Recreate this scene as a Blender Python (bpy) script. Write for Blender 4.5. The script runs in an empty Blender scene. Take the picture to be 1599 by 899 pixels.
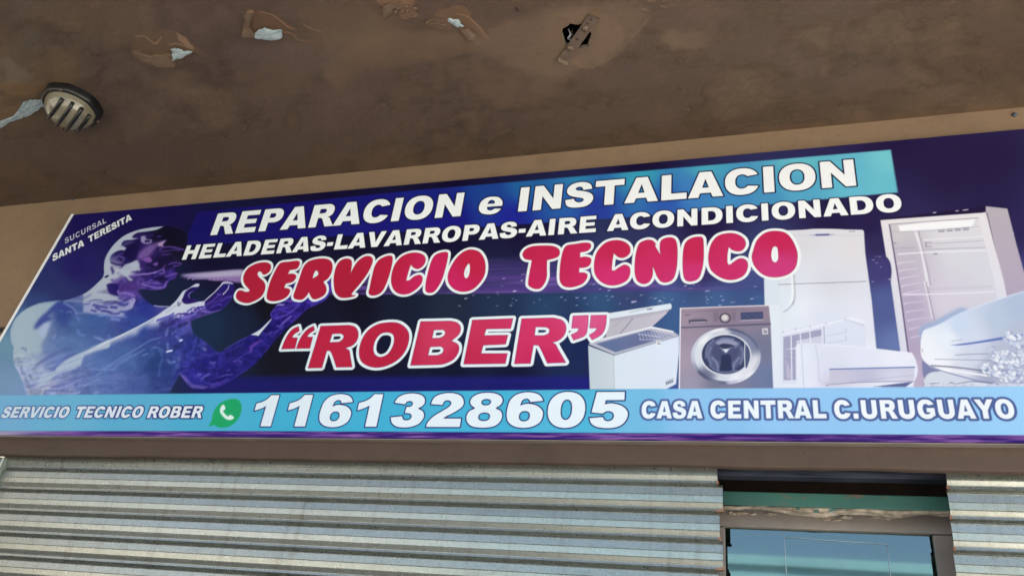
import bpy, bmesh, math, random
import numpy as np
from mathutils import Vector, Matrix
random.seed(7)
S = bpy.context.scene
COL = S.collection

# ------------------------------------------------------------------ camera
# world: x right along the shop front, y into the building, z up; sign face at y = 0
CAM = np.array([0.0, -2.6, 1.6])
FPX = 1287.88
_vv = np.array([290.0, 2150.0, -FPX]); UPV = _vv / np.linalg.norm(_vv)
_vh = -np.array([-4207.0, -204.0, -FPX]); XV = _vh / np.linalg.norm(_vh)
YV = np.cross(UPV, XV)
R = np.array([XV, YV, UPV])          # camera axes -> world
cd = bpy.data.cameras.new('camera'); cam = bpy.data.objects.new('camera', cd)
COL.objects.link(cam); S.camera = cam
cd.sensor_width = 36; cd.lens = FPX / 1599 * 36; cd.clip_start = 0.05; cd.clip_end = 500
cam.matrix_world = Matrix([list(R[i]) + [CAM[i]] for i in range(3)] + [[0, 0, 0, 1]])

# ------------------------------------------------------------------ sky, sun, exposure
SUN_EL, SUN_ROT = 50.0, 60.0
w = bpy.data.worlds.new('World'); S.world = w; w.use_nodes = True
nt = w.node_tree; bg = nt.nodes['Background']; bg.inputs[1].default_value = 0.06
sk = nt.nodes.new('ShaderNodeTexSky'); sk.sky_type = 'NISHITA'; sk.sun_disc = False
sk.sun_elevation = math.radians(SUN_EL); sk.sun_rotation = math.radians(SUN_ROT)
sk.dust_density = 1.5
nt.links.new(sk.outputs[0], bg.inputs[0])
sl = bpy.data.lights.new('sun', 'SUN'); sl.energy = 5.0; sl.angle = math.radians(0.5); sl.color = (1, .95, .88)
so = bpy.data.objects.new('sun', sl); COL.objects.link(so)
_e, _r = math.radians(SUN_EL), math.radians(SUN_ROT)
so.rotation_euler = Vector((math.sin(_r) * math.cos(_e), math.cos(_r) * math.cos(_e), math.sin(_e))).to_track_quat('Z', 'Y').to_euler()
so.location = (3, 6, 12)
S.view_settings.view_transform = 'Standard'; S.view_settings.look = 'None'
S.view_settings.gamma = 1.0; S.view_settings.exposure = 2.62
S.cycles.max_bounces = 10; S.cycles.diffuse_bounces = 6; S.cycles.glossy_bounces = 5
S.cycles.sample_clamp_indirect = 4

# ------------------------------------------------------------------ helpers
def rays(px, py):
    v = np.stack([np.asarray(px, float) - 799.5, -(np.asarray(py, float) - 449.5), np.full(np.shape(px), -FPX)], -1)
    return v @ R.T
def on_y(px, py, y):
    "where the line of sight measured in the photograph meets the upright plane y"
    d = rays(px, py); t = (y - CAM[1]) / d[..., 1]
    return CAM[0] + d[..., 0] * t, CAM[2] + d[..., 2] * t
def on_z(px, py, z):
    d = rays(px, py); t = (z - CAM[2]) / d[..., 2]
    return CAM[0] + d[..., 0] * t, CAM[1] + d[..., 1] * t
def to_photo(X, Y, Z):
    d = np.stack([X - CAM[0], Y - CAM[1], Z - CAM[2]], -1) @ R
    return 799.5 - FPX * d[..., 0] / d[..., 2], 449.5 + FPX * d[..., 1] / d[..., 2]

def tag(o, label=None, cat=None, group=None, kind=None):
    if label: o['label'] = label
    if cat: o['category'] = cat
    if group: o['group'] = group
    if kind: o['kind'] = kind
    return o
def mesh_obj(name, verts, faces, mat=None, parent=None, smooth=False):
    me = bpy.data.meshes.new(name); me.from_pydata([tuple(map(float, v)) for v in verts], [], faces); me.update()
    o = bpy.data.objects.new(name, me); COL.objects.link(o)
    if mat: me.materials.append(mat)
    if parent: o.parent = parent
    if smooth:
        for p in me.polygons: p.use_smooth = True
    return o
def bm_obj(name, bm, mat=None, parent=None, smooth=False):
    me = bpy.data.meshes.new(name); bm.to_mesh(me); bm.free()
    o = bpy.data.objects.new(name, me); COL.objects.link(o)
    if mat: me.materials.append(mat)
    if parent: o.parent = parent
    if smooth:
        for p in me.polygons: p.use_smooth = True
    return o
def add_box(bm, x0, x1, y0, y1, z0, z1, bevel=0):
    r = bmesh.ops.create_cube(bm, size=1)
    for v in r['verts']:
        v.co = Vector((x0 + (v.co.x + .5) * (x1 - x0), y0 + (v.co.y + .5) * (y1 - y0), z0 + (v.co.z + .5) * (z1 - z0)))
    if bevel:
        es = list({e for v in r['verts'] for e in v.link_edges})
        bmesh.ops.bevel(bm, geom=es, offset=bevel, segments=2, affect='EDGES', profile=.5)
def box(name, x0, x1, y0, y1, z0, z1, mat, parent=None, bevel=0):
    bm = bmesh.new(); add_box(bm, x0, x1, y0, y1, z0, z1, bevel)
    return bm_obj(name, bm, mat, parent)
def empty(name, loc=(0, 0, 0)):
    o = bpy.data.objects.new(name, None); o.location = loc; COL.objects.link(o); o.empty_display_size = .1
    return o
def adopt(root):
    "children were built in world space: keep them there under a root placed elsewhere"
    bpy.context.view_layer.update()
    for c in root.children: c.matrix_parent_inverse = root.matrix_world.inverted()

# ------------------------------------------------------------------ node materials
class NM:
    def __init__(s, name, rough=.7, metal=0., color=(.5, .5, .5), spec=.5):
        s.m = bpy.data.materials.new(name); s.m.use_nodes = True
        s.t = s.m.node_tree; s.b = s.t.nodes['Principled BSDF']
        s.b.inputs['Roughness'].default_value = rough; s.b.inputs['Metallic'].default_value = metal
        s.b.inputs['Base Color'].default_value = (*color, 1); s.b.inputs['Specular IOR Level'].default_value = spec
        s.tc = None
    def n(s, typ, **kw):
        k = s.t.nodes.new(typ)
        for a, v in kw.items():
            if a.startswith('i_'): k.inputs[a[2:].replace('_', ' ')].default_value = v
            else: setattr(k, a, v)
        return k
    def l(s, a, b): s.t.links.new(a, b)
    def coord(s, scale=(1, 1, 1), rot=(0, 0, 0), loc=(0, 0, 0)):
        if s.tc is None:
            s.geo = s.n('ShaderNodeNewGeometry'); s.tc = s.geo.outputs['Position']
        mp = s.n('ShaderNodeMapping'); mp.inputs['Scale'].default_value = scale; mp.inputs['Rotation'].default_value = rot
        mp.inputs['Location'].default_value = loc
        s.l(s.tc, mp.inputs[0]); return mp.outputs[0]
    def noise(s, scale, detail=6, rough=.6, co=None, dist=0):
        k = s.n('ShaderNodeTexNoise'); k.inputs['Scale'].default_value = scale; k.inputs['Detail'].default_value = detail
        k.inputs['Roughness'].default_value = rough; k.inputs['Distortion'].default_value = dist
        s.l(co or s.coord(), k.inputs['Vector']); return k.outputs['Fac']
    def ramp(s, fac, stops, interp='LINEAR'):
        k = s.n('ShaderNodeValToRGB'); k.color_ramp.interpolation = interp
        e = k.color_ramp.elements
        while len(e) < len(stops): e.new(.5)
        for i, (p, c) in enumerate(stops):
            e[i].position = p; e[i].color = (*c, 1) if len(c) == 3 else c
        s.l(fac, k.inputs[0]); return k.outputs[0]
    def mix(s, f, a, b, mode='MIX'):
        k = s.n('ShaderNodeMix', data_type='RGBA', blend_type=mode)
        for i, v in ((0, f), (6, a), (7, b)):
            if hasattr(v, 'links') or isinstance(v, bpy.types.NodeSocket): s.l(v, k.inputs[i])
            elif isinstance(v, (int, float)): k.inputs[i].default_value = v
            else: k.inputs[i].default_value = (*v, 1)
        return k.outputs[2]
    def col(s, sock): s.l(sock, s.b.inputs['Base Color']); return s
    def bump(s, h, strength=.3, dist=.01):
        k = s.n('ShaderNodeBump'); k.inputs['Strength'].default_value = strength; k.inputs['Distance'].default_value = dist
        s.l(h, k.inputs['Height']); s.l(k.outputs[0], s.b.inputs['Normal']); return s
def g(v): return (v,) * 3
def rgb(r, gg, b):
    return tuple((c / 255 / 12.92) if c / 255 <= .04045 else ((c / 255 + .055) / 1.055) ** 2.4 for c in (r, gg, b))

# ------------------------------------------------------------------ print maker (draws flat print into a generated image)
def T(ox, oy, s, txt):
    "points traced on an enlarged view: x,y with * marking a corner"
    out = []
    for tok in txt.split():
        c = tok.endswith('*'); x, y = tok.rstrip('*').split(',')
        out.append((ox + float(x) / s, oy + float(y) / s, c))
    return out
def spline(pts, closed=True, n=5):
    P = np.array([(p[0], p[1]) for p in pts], float); C = [len(p) > 2 and bool(p[2]) for p in pts]
    N = len(P); out = []
    for i in range(N if closed else N - 1):
        a, b = P[i], P[(i + 1) % N]
        if C[i] and C[(i + 1) % N]: out.append(a); continue
        p0 = P[i - 1] if (closed or i > 0) and not C[i] else a - (b - a) * .5
        p3 = P[(i + 2) % N] if (closed or i + 2 < N) and not C[(i + 1) % N] else b + (b - a) * .5
        for k in range(n):
            t = k / n
            out.append(.5 * ((2 * a) + (b - p0) * t + (2 * p0 - 5 * a + 4 * b - p3) * t * t + (3 * a - p0 - 3 * b + p3) * t ** 3))
    if not closed: out.append(P[-1])
    return np.array(out)
_rng = np.random.RandomState(3); _LAT = _rng.rand(128, 128).astype(np.float32)
def vnoise(x, y):
    xi = np.floor(x); yi = np.floor(y); fx = (x - xi).astype(np.float32); fy = (y - yi).astype(np.float32)
    fx = fx * fx * (3 - 2 * fx); fy = fy * fy * (3 - 2 * fy)
    a = xi.astype(int) % 128; b = yi.astype(int) % 128; a1 = (a + 1) % 128; b1 = (b + 1) % 128
    return (_LAT[b, a] * (1 - fx) + _LAT[b, a1] * fx) * (1 - fy) + (_LAT[b1, a] * (1 - fx) + _LAT[b1, a1] * fx) * fy
def fbm(x, y, o=4):
    v = 0; a = .5
    for i in range(o):
        v = v + a * vnoise(x + 17.3 * i, y + 9.1 * i); x = x * 2.03; y = y * 2.03; a *= .5
    return v / (1 - .5 ** o)
class Canvas:
    def __init__(s, plane, u0, u1, v0, v1, px, const):
        s.u0, s.v0, s.px = u0, v0, px; s.plane = plane; s.const = const
        s.W = int(round((u1 - u0) / px)); s.H = int(round((v1 - v0) / px))
        U, V = np.meshgrid(u0 + (np.arange(s.W) + .5) * px, v0 + (np.arange(s.H) + .5) * px)
        c = np.full_like(U, const)
        s.X, s.Y = to_photo(U, c, V) if plane == 'y' else to_photo(U, V, c)
        s.X = s.X.astype(np.float32); s.Y = s.Y.astype(np.float32)
        s.rgb = np.zeros((s.H, s.W, 3), np.float32); s.a = np.zeros((s.H, s.W), np.float32)
    def t(s, P):
        P = np.asarray(P, float)
        u, v = (on_y if s.plane == 'y' else on_z)(P[:, 0], P[:, 1], s.const)
        return np.stack([(u - s.u0) / s.px - .5, (v - s.v0) / s.px - .5], 1)
    def k(s, x, y):
        q = s.t([(x, y), (x + 1, y), (x, y + 1)])
        return math.sqrt(abs(np.cross(q[1] - q[0], q[2] - q[0])))
    def win(s, pts, m):
        a = np.floor(pts.min(0) - m).astype(int); b = np.ceil(pts.max(0) + m).astype(int) + 1
        a = np.maximum(a, 0); b = np.minimum(b, [s.W, s.H])
        if (b <= a).any(): return None
        return (slice(a[1], b[1]), slice(a[0], b[0]))
    def sdf(s, cs, m=8):
        "signed distance in texels, inside positive; cs = closed contours in texels"
        w = s.win(np.concatenate(cs), m)
        if w is None: return None, None
        gx = np.arange(w[1].start, w[1].stop, dtype=np.float32)[None]; gy = np.arange(w[0].start, w[0].stop, dtype=np.float32)[:, None]
        d2 = np.full((gy.size, gx.size), 1e9, np.float32); ins = np.zeros_like(d2, bool)
        for c in cs:
            n = len(c)
            for i in range(n):
                ax, ay = c[i]; bx, by = c[(i + 1) % n]; ex, ey = bx - ax, by - ay; L = ex * ex + ey * ey
                if L < 1e-9: continue
                # distance only near the segment
                r0 = max(0, int(min(ay, by) - m) - w[0].start); r1 = int(max(ay, by) + m) + 2 - w[0].start
                c0 = max(0, int(min(ax, bx) - m) - w[1].start); c1 = int(max(ax, bx) + m) + 2 - w[1].start
                if r1 > 0 and c1 > 0:
                    wx = gx[:, c0:c1] - ax; wy = gy[r0:r1] - ay
                    tt = np.clip((wx * ex + wy * ey) / L, 0, 1)
                    dd = (wx - ex * tt) ** 2 + (wy - ey * tt) ** 2
                    sub = d2[r0:r1, c0:c1]; np.minimum(sub, dd, out=sub)
                if ay != by:
                    q0 = max(0, int(math.floor(min(ay, by))) - w[0].start); q1 = max(0, int(math.ceil(max(ay, by))) + 1 - w[0].start)
                    yy = gy[q0:q1]
                    if yy.size:
                        cr = (ay <= yy) != (by <= yy)
                        ins[q0:q1] ^= cr & (gx < ax + (yy - ay) / (by - ay) * ex)
        d = np.minimum(np.sqrt(d2), m)
        return w, np.where(ins, d, -d)
    def put(s, w, cov, col):
        if w is None: return
        if callable(col): col = col(s.X[w], s.Y[w])
        col = np.asarray(col, np.float32); c = cov[..., None]
        s.rgb[w] = s.rgb[w] * (1 - c) + col * c
        s.a[w] = 1 - (1 - s.a[w]) * (1 - cov)
    clip = None      # optional full-size mask
    def poly(s, pts, col, f=.7, alpha=1., grow=0, holes=(), closed=True, mask=None, n=5, rag=0):
        "pts: traced photo points; f: edge softness in photo pixels"
        c = [s.t(spline(p, n=n)) for p in (pts, *holes)]
        k = s.k(pts[0][0], pts[0][1]); ff = max(f * k, .6)
        if rag:      # torn, crumbly outline
            for i, q in enumerate(c):
                q = np.concatenate([q + (np.roll(q, -1, 0) - q) * t for t in (0, 1 / 3, 2 / 3)], 1).reshape(-1, 2)
                dx = fbm(q[:, 0] * .21 + 5, q[:, 1] * .21, 4) - .5; dy = fbm(q[:, 0] * .21 + 60, q[:, 1] * .21 + 31, 4) - .5
                c[i] = q + np.stack([dx, dy], 1) * rag * k * 3
        w, d = s.sdf(c, m=max(4, ff * 2 + abs(grow) * k + 2))
        if w is None: return
        cov = np.clip((d + grow * k) / ff * .5 + .5, 0, 1); cov = cov * cov * (3 - 2 * cov) * alpha
        if mask is not None: cov = cov * mask(s.X[w], s.Y[w])
        if s.clip is not None: cov = cov * s.clip[w]
        s.put(w, cov, col)
    def stroke(s, pts, r, col, f=.8, alpha=1., smooth=True):
        "r: radius in photo pixels, a number or one per point"
        p3 = [(p[0], p[1]) for p in pts]; n = 4 if smooth and len(pts) > 2 else 1
        q = spline(p3, closed=False, n=n) if n > 1 else np.array(p3, float)
        rr = np.interp(np.linspace(0, 1, len(q)), np.linspace(0, 1, len(pts)), np.full(len(pts), r) if np.isscalar(r) else np.array(r, float))
        c = s.t(q); k = s.k(*p3[0]); rr = rr * k; ff = max(f * k, .6)
        w = s.win(c, rr.max() + ff + 2)
        if w is None: return
        gx = np.arange(w[1].start, w[1].stop, dtype=np.float32)[None]; gy = np.arange(w[0].start, w[0].stop, dtype=np.float32)[:, None]
        best = np.full((gy.size, gx.size), -1e9, np.float32)
        for i in range(len(c) - 1):
            ax, ay = c[i]; ex, ey = c[i + 1] - c[i]; L = max(ex * ex + ey * ey, 1e-9)
            tt = np.clip(((gx - ax) * ex + (gy - ay) * ey) / L, 0, 1)
            dd = rr[i] + (rr[i + 1] - rr[i]) * tt - np.sqrt((gx - ax - ex * tt) ** 2 + (gy - ay - ey * tt) ** 2)
            np.maximum(best, dd, out=best)
        cov = np.clip(best / ff * .5 + .5, 0, 1); cov = cov * cov * (3 - 2 * cov) * alpha
        s.put(w, cov * s.clip[w] if s.clip is not None else cov, col)
    def glyphs(s, contours_list, fill, outs, shift=0, m=None):
        "outs: (width in texels, colour) widest first; all outlines go under all fills"
        mm = max([o[0] for o in outs] + [0]) + 3
        D = [s.sdf(c, m=mm) for c in contours_list]
        for wd, cl in outs:
            for w, d in D:
                if w is not None: s.put(w, np.clip(d + shift + wd + .5, 0, 1), cl)
        for w, d in D:
            if w is not None: s.put(w, np.clip(d + shift + .5, 0, 1), fill)
def idw(samples, power=2.2):
    A = np.array(samples, np.float32)
    def f(X, Y):
        num = 0; den = 0
        for r in A:
            d = (X - r[0]) ** 2 + (Y - r[1]) ** 2 + 30.
            wt = (1 / d ** (power / 2)).astype(np.float32); den = den + wt
            num = num + wt[..., None] * r[2:]
        return num / den[..., None]
    return f
def lerpx(x0, c0, x1, c1, axis=0):
    c0 = np.array(c0, np.float32); c1 = np.array(c1, np.float32)
    def f(X, Y):
        t = np.clip(((X if axis == 0 else Y) - x0) / (x1 - x0), 0, 1)[..., None]
        return c0 * (1 - t) + c1 * t
    return f
def image_of(name, cv, lut, alpha=False):
    img = bpy.data.images.new(name, cv.W, cv.H, alpha=alpha, float_buffer=True)
    img.colorspace_settings.name = 'Linear Rec.709'
    c = np.clip(cv.rgb / 255 / (np.maximum(cv.a, .02)[..., None] if alpha else 1), 0, 1)
    if alpha: c = c * .72 + np.array((128, 108, 92), np.float32) / 255 * .28
    lin = np.where(c <= .04045, c / 12.92, ((c + .055) / 1.055) ** 2.4)
    lin = lut(lin, cv)
    if alpha: lin = lin * cv.a[..., None]
    out = np.ones((cv.H, cv.W, 4), np.float32); out[..., :3] = lin
    if alpha: out[..., 3] = cv.a
    img.pixels.foreach_set(out.ravel()); img.update(); img.pack()
    return img

# ------------------------------------------------------------------ heavy grotesque capitals, cap height 1
def el(cx, cy, rx, ry, a0=0, a1=360, n=28, p=2.25):
    a = np.radians(np.linspace(a0, a1, n, endpoint=abs(a1 - a0) < 359))
    c, q = np.cos(a), np.sin(a)
    return [(cx + rx * np.sign(u) * abs(u) ** (2 / p), cy + ry * np.sign(v) * abs(v) ** (2 / p)) for u, v in zip(c, q)]
def gp(txt): return [tuple(x) for x in spline(T(0, 0, 1, txt), n=5)]
def _C():
    o = el(.575, .5, .52, .517, 24, 338, 30); i = el(.575, .5, .205, .275, 322, 40, 20)
    return [o + i]
GL = {
 'A': (1.087, [[(0, 0), (.36, 1), (.73, 1), (1.087, 0), (.76, 0), (.705, .165), (.375, .165), (.325, 0)], [(.44, .375), (.543, .72), (.645, .375)]]),
 'B': (1.087, [[(.1, 0), (.1, 1)] + el(.66, .745, .325, .255, 90, -45, 12) + el(.68, .29, .36, .29, 52, -90, 14), [(.4, .615), (.4, .80)] + el(.56, .7075, .11, .0925, 90, -90, 8), [(.4, .2), (.4, .42)] + el(.58, .31, .13, .11, 90, -90, 8)]),
 'C': (1.12, _C()),
 'D': (1.163, [[(.1, 0), (.1, 1)] + el(.57, .5, .52, .5, 90, -90, 22), [(.41, .225), (.41, .775)] + el(.53, .5, .245, .275, 90, -90, 14)]),
 'E': (1.008, [[(.1, 0), (.1, 1), (.93, 1), (.93, .785), (.41, .785), (.41, .61), (.87, .61), (.87, .405), (.41, .405), (.41, .23), (.95, .23), (.95, 0)]]),
 'G': (1.163, [el(.58, .5, .525, .517, 26, 318, 30) + [(1.08, .14), (1.08, .56), (.6, .56), (.6, .345), (.78, .345), (.78, .25)] + el(.58, .5, .205, .28, 300, 45, 18)]),
 'H': (1.163, [[(.1, 0), (.1, 1), (.41, 1), (.41, .64), (.755, .64), (.755, 1), (1.065, 1), (1.065, 0), (.755, 0), (.755, .39), (.41, .39), (.41, 0)]]),
 'I': (.51, [[(.1, 0), (.1, 1), (.41, 1), (.41, 0)]]),
 'L': (.94, [[(.1, 0), (.1, 1), (.41, 1), (.41, .245), (.9, .245), (.9, 0)]]),
 'N': (1.163, [[(.1, 0), (.1, 1), (.39, 1), (.775, .44), (.775, 1), (1.065, 1), (1.065, 0), (.775, 0), (.39, .56), (.39, 0)]]),
 'O': (1.163, [el(.58, .5, .53, .517), el(.58, .5, .215, .29)]),
 'P': (1.02, [[(.1, 0), (.1, 1)] + el(.62, .685, .36, .315, 90, -90, 16) + [(.41, .37), (.41, 0)], [(.41, .585), (.41, .79)] + el(.55, .6875, .115, .1025, 90, -90, 8)]),
 'R': (1.1, [[(.1, 0), (.1, 1)] + el(.67, .7, .335, .3, 90, -60, 15) + gp('0.8,0.43* 0.89,0.37 0.95,0.27 1.12,0*') + gp('0.77,0* 0.63,0.28 0.58,0.36 0.5,0.4*') + [(.41, .4), (.41, 0)], [(.41, .6), (.41, .795)] + el(.57, .6975, .12, .0975, 90, -90, 8)]),
 'S': (1.008, [gp('.03,.325* .33,.345* .37,.25 .5,.185 .62,.21 .665,.28 .6,.35 .42,.40 .2,.48 .085,.6 .065,.74 .14,.89 .3,.985 .5,1.017 .72,.98 .87,.87 .92,.7* .62,.68* .585,.78 .48,.825 .385,.795 .36,.735 .42,.685 .6,.64 .82,.56 .95,.44 .975,.27 .89,.11 .73,.01 .5,-.017 .24,.01 .09,.11')]),
 'T': (1.008, [[(.02, .755), (.02, 1), (.985, 1), (.985, .755), (.66, .755), (.66, 0), (.35, 0), (.35, .755)]]),
 'U': (1.163, [[(.1, 1)] + el(.58, .4, .485, .417, 180, 360, 20) + [(1.065, 1), (.755, 1)] + el(.58, .37, .175, .145, 360, 180, 12) + [(.41, 1)]]),
 'V': (1.087, [[(0, 1), (.33, 1), (.545, .31), (.76, 1), (1.085, 1), (.725, 0), (.36, 0)]]),
 'Y': (1.087, [[(0, 1), (.345, 1), (.545, .665), (.745, 1), (1.087, 1), (.7, .42), (.7, 0), (.39, 0), (.39, .42)]]),
 'e': (.92, [gp('.86,.31* .32,.31* .35,.2 .45,.15 .55,.17 .6,.215* .85,.19* .74,.06 .6,0 .44,-.015 .2,.04 .06,.18 .03,.36 .08,.56 .24,.7 .46,.735 .68,.69 .82,.55 .865,.42'), gp('.32,.435* .585,.435* .56,.54 .45,.6 .36,.55')]),
 '0': (.931, [el(.465, .5, .43, .517), el(.465, .5, .13, .29)]),
 '1': (.931, [gp('.08,.5* .08,.735* .24,.79 .36,.88 .44,1.0*') + [(.68, 1), (.68, 0), (.38, 0), (.38, .65)] + gp('.38,.65* .26,.57 .08,.5*')]),
 '2': (.931, [gp('.87,0* .87,.25* .42,.25* .5,.32 .7,.45 .85,.6 .87,.74 .8,.9 .65,.99 .46,1.015 .25,.98 .1,.87 .055,.68* .35,.655* .38,.76 .46,.795 .54,.76 .565,.69 .52,.6 .38,.48 .18,.32 .06,.15 .03,0*')]),
 '3': (.931, [gp('.04,.285* .33,.32* .37,.23 .455,.195 .545,.225 .58,.305 .54,.385 .45,.415 .385,.405* .40,.605* .45,.6 .52,.62 .55,.69 .52,.755 .45,.78 .38,.755 .345,.68* .065,.73* .13,.89 .28,.985 .47,1.015 .68,.98 .81,.88 .85,.74 .80,.62 .71,.55 .82,.48 .88,.38 .885,.26 .8,.1 .64,.01 .46,-.017 .24,.01 .1,.12')]),
 '5': (.931, [gp('.80,1* .80,.765* .385,.765* .365,.645* .45,.67 .56,.67 .75,.6 .87,.46 .885,.31 .82,.14 .68,.02 .47,-.017 .24,.01 .1,.1 .04,.26* .34,.29* .38,.205 .46,.175 .55,.215 .585,.32 .55,.415 .46,.455 .38,.43 .34,.385* .08,.42* .17,1*')]),
 '6': (.931, [gp('.87,.76* .57,.725* .53,.8 .46,.825 .37,.77 .335,.62* .42,.66 .54,.675 .73,.62 .87,.48 .895,.32 .84,.14 .68,.02 .48,-.017 .26,.02 .1,.15 .04,.35 .04,.55 .08,.78 .22,.95 .45,1.015 .68,.98 .8,.89'), el(.465, .315, .13, .15, n=16)]),
 '8': (.931, [gp('.465,1.015 .68,.98 .82,.88 .86,.745 .81,.63 .72,.55 .84,.47 .895,.33 .86,.15 .72,.02 .465,-.017 .21,.02 .07,.15 .035,.33 .09,.47 .21,.55 .12,.63 .07,.745 .11,.88 .25,.98'), el(.465, .73, .12, .095, n=16), el(.465, .3, .145, .125, n=16)]),
 '.': (.5, [[(.1, 0), (.1, .28), (.4, .28), (.4, 0)]]),
 '-': (.47, [[(.05, .27), (.05, .51), (.42, .51), (.42, .27)]]),
}
def text_contours(cv, txt, p0, p1, cap, track=0., perp=True):
    "p0,p1: ink ends of the baseline on the plane (metres)"
    pen = 0; pl = []
    for ch in txt:
        adv, cs = GL[ch]; pl.append((pen, cs)); pen += adv + track
    xs = [px + x for px, cs in pl for c in cs for x, _ in c]; lo, hi = min(xs), max(xs)
    p0 = np.array(p0, float); p1 = np.array(p1, float); d = p1 - p0; L = np.linalg.norm(d); d /= L; up = np.array([-d[1], d[0]])
    out = []
    for px_, cs in pl:
        gs = []
        for c in cs:
            a = np.array(c, float); q = p0 + ((a[:, :1] + px_ - lo) / (hi - lo) * L) * d + a[:, 1:] * cap * up
            gs.append(np.stack([(q[:, 0] - cv.u0) / cv.px - .5, (q[:, 1] - cv.v0) / cv.px - .5], 1))
        out.append(gs)
    return out
# ================================================================== the printed sheet of the sign
SX0, SX1, SZ0, SZ1 = -3.52, 1.18, 2.62, 3.812
cv = Canvas('y', SX0, SX1, SZ0, SZ1, .0015, 0.0)
def q(px, py):
    u, v = on_y(px, py, 0.0); return (float(u), float(v))
WH = lerpx(0, (206, 217, 222), 1599, (240, 244, 252))  # left-to-right light is kept in this white, brighter to the right
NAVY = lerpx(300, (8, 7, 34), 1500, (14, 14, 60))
# background; reflected haze also lifts its darks towards the right
BG = idw([(130,345,20,12,78),(60,440,30,42,100),(250,335,17,10,70),(200,345,18,10,74),(120,420,27,20,92),(100,455,33,42,100),(60,475,42,62,118),(30,500,70,105,150),(12,540,100,138,165),(15,600,112,145,182),(30,610,112,142,186),
 (270,465,14,26,55),(300,520,18,40,72),(330,505,18,40,70),(380,505,14,28,55),(420,480,6,8,24),(440,560,5,7,24),(560,600,6,8,40),(350,430,10,9,44),(330,405,9,7,42),(560,350,12,8,42),(700,285,14,8,44),(500,302,14,8,46),(1000,252,20,12,50),
 (1400,222,33,22,66),(1550,260,34,24,66),(1480,270,34,24,66),(1550,320,33,25,68),(820,360,18,12,50),(1100,350,30,20,64),(1300,345,34,24,68),(700,380,14,10,46),(560,470,8,8,28),(620,480,16,24,46),(700,480,26,38,60),(780,485,30,46,78),(850,480,36,62,100),
 (940,470,46,78,120),(1040,465,60,92,142),(1120,468,62,92,142),(1190,470,62,90,140),(1190,445,58,76,130),(920,560,22,34,80),(700,585,8,12,42),(800,585,10,14,50),(600,585,6,9,38),(910,530,20,34,78),(1060,500,58,90,142),
 (1370,380,44,38,84),(1375,420,62,58,118),(1380,470,78,92,150),(1400,540,98,116,172),(1360,350,36,26,72),(1590,360,40,32,80),(1599,430,60,60,120),(1050,590,60,84,140),(980,455,52,66,112),(1000,420,42,36,84),(1100,420,46,38,86),(1560,600,140,165,215)], 2.6)
cv.rgb[:] = BG(cv.X, cv.Y); cv.a[:] = 1
# violet rain band behind the big word
def streaks(X, Y):
    return fbm(X * .012, (Y + .045 * X) * .16, 4)
w_ = (slice(0, cv.H), slice(0, cv.W)); X, Y = cv.X, cv.Y
yt = 402 - .015 * (X - 600); yb = 461 - .01 * (X - 600)
band = np.clip((Y - yt) / 26, 0, 1) * np.clip((yb - Y) / 3.5, 0, 1) * np.clip((X - 380) / 120, 0, 1) * np.clip((1230 - X) / 330, 0, 1)
cv.put(w_, band * np.clip(.2 + 1.2 * streaks(X, Y) - .1, 0, .95), np.array((78, 55, 132)))
cv.put(w_, band * np.clip(streaks(X + 900, Y * 1.3) * 2.4 - 1.25, 0, .6), np.array((128, 96, 178)))
# small light specks (rain drops) over the right part
rs = np.random.RandomState(5)
for i in range(210):
    x = rs.uniform(700, 1600); y = rs.uniform(402, 478) if x < 1240 else rs.uniform(362, 460)
    if rs.rand() < .3 and x < 1230: y = rs.uniform(462, 478)
    r = rs.uniform(.5, 1.6) * (1.35 if rs.rand() < .12 else .8)
    cv.stroke([(x, y), (x + r * 2.6, y - r * .4)], [r * .8, r * .5], (175, 170, 215) if rs.rand() < .7 else (225, 230, 250), f=1.2, alpha=rs.uniform(.25, .95))
# deep blue strip above the phone band
def strip(X, Y):
    return np.clip((Y - 583) / 9, 0, 1) * np.clip((X - 265) / 60, 0, 1) * np.clip((925 - X) / 8, 0, 1)
wv = lerpx(300, (16, 13, 98), 900, (24, 24, 122))(X, Y)
cv.put(w_, strip(X, Y) * np.clip(.82 + .3 * (streaks(X, Y) - .5), 0, 1), wv)

# ---- heading panel, dark blue to cyan
tp = [(308,331,1),(650,297,1),(1391,234,1),(1402,300.5,1),(1000,338,1),(650,361,1),(286,385,1)]
tc = idw([(310,345,18,14,96),(300,375,18,14,96),(450,345,18,15,104),(600,325,20,18,112),(650,302,20,30,122),(700,340,20,20,120),(760,300,24,60,140),(820,290,30,92,156),(800,340,26,34,142),(900,275,42,124,172),(900,300,38,92,172),(930,325,34,56,150),
  (1000,270,52,150,184),(1040,315,42,84,172),(1100,255,68,160,190),(1080,300,58,120,190),(1150,320,62,130,190),(1250,245,96,182,202),(1250,290,80,160,200),(1330,270,96,180,210),(1390,240,112,196,214),(1395,295,100,184,208),(1200,320,66,140,190)], 3)
cv.poly(tp, tc, f=1.2)

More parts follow.
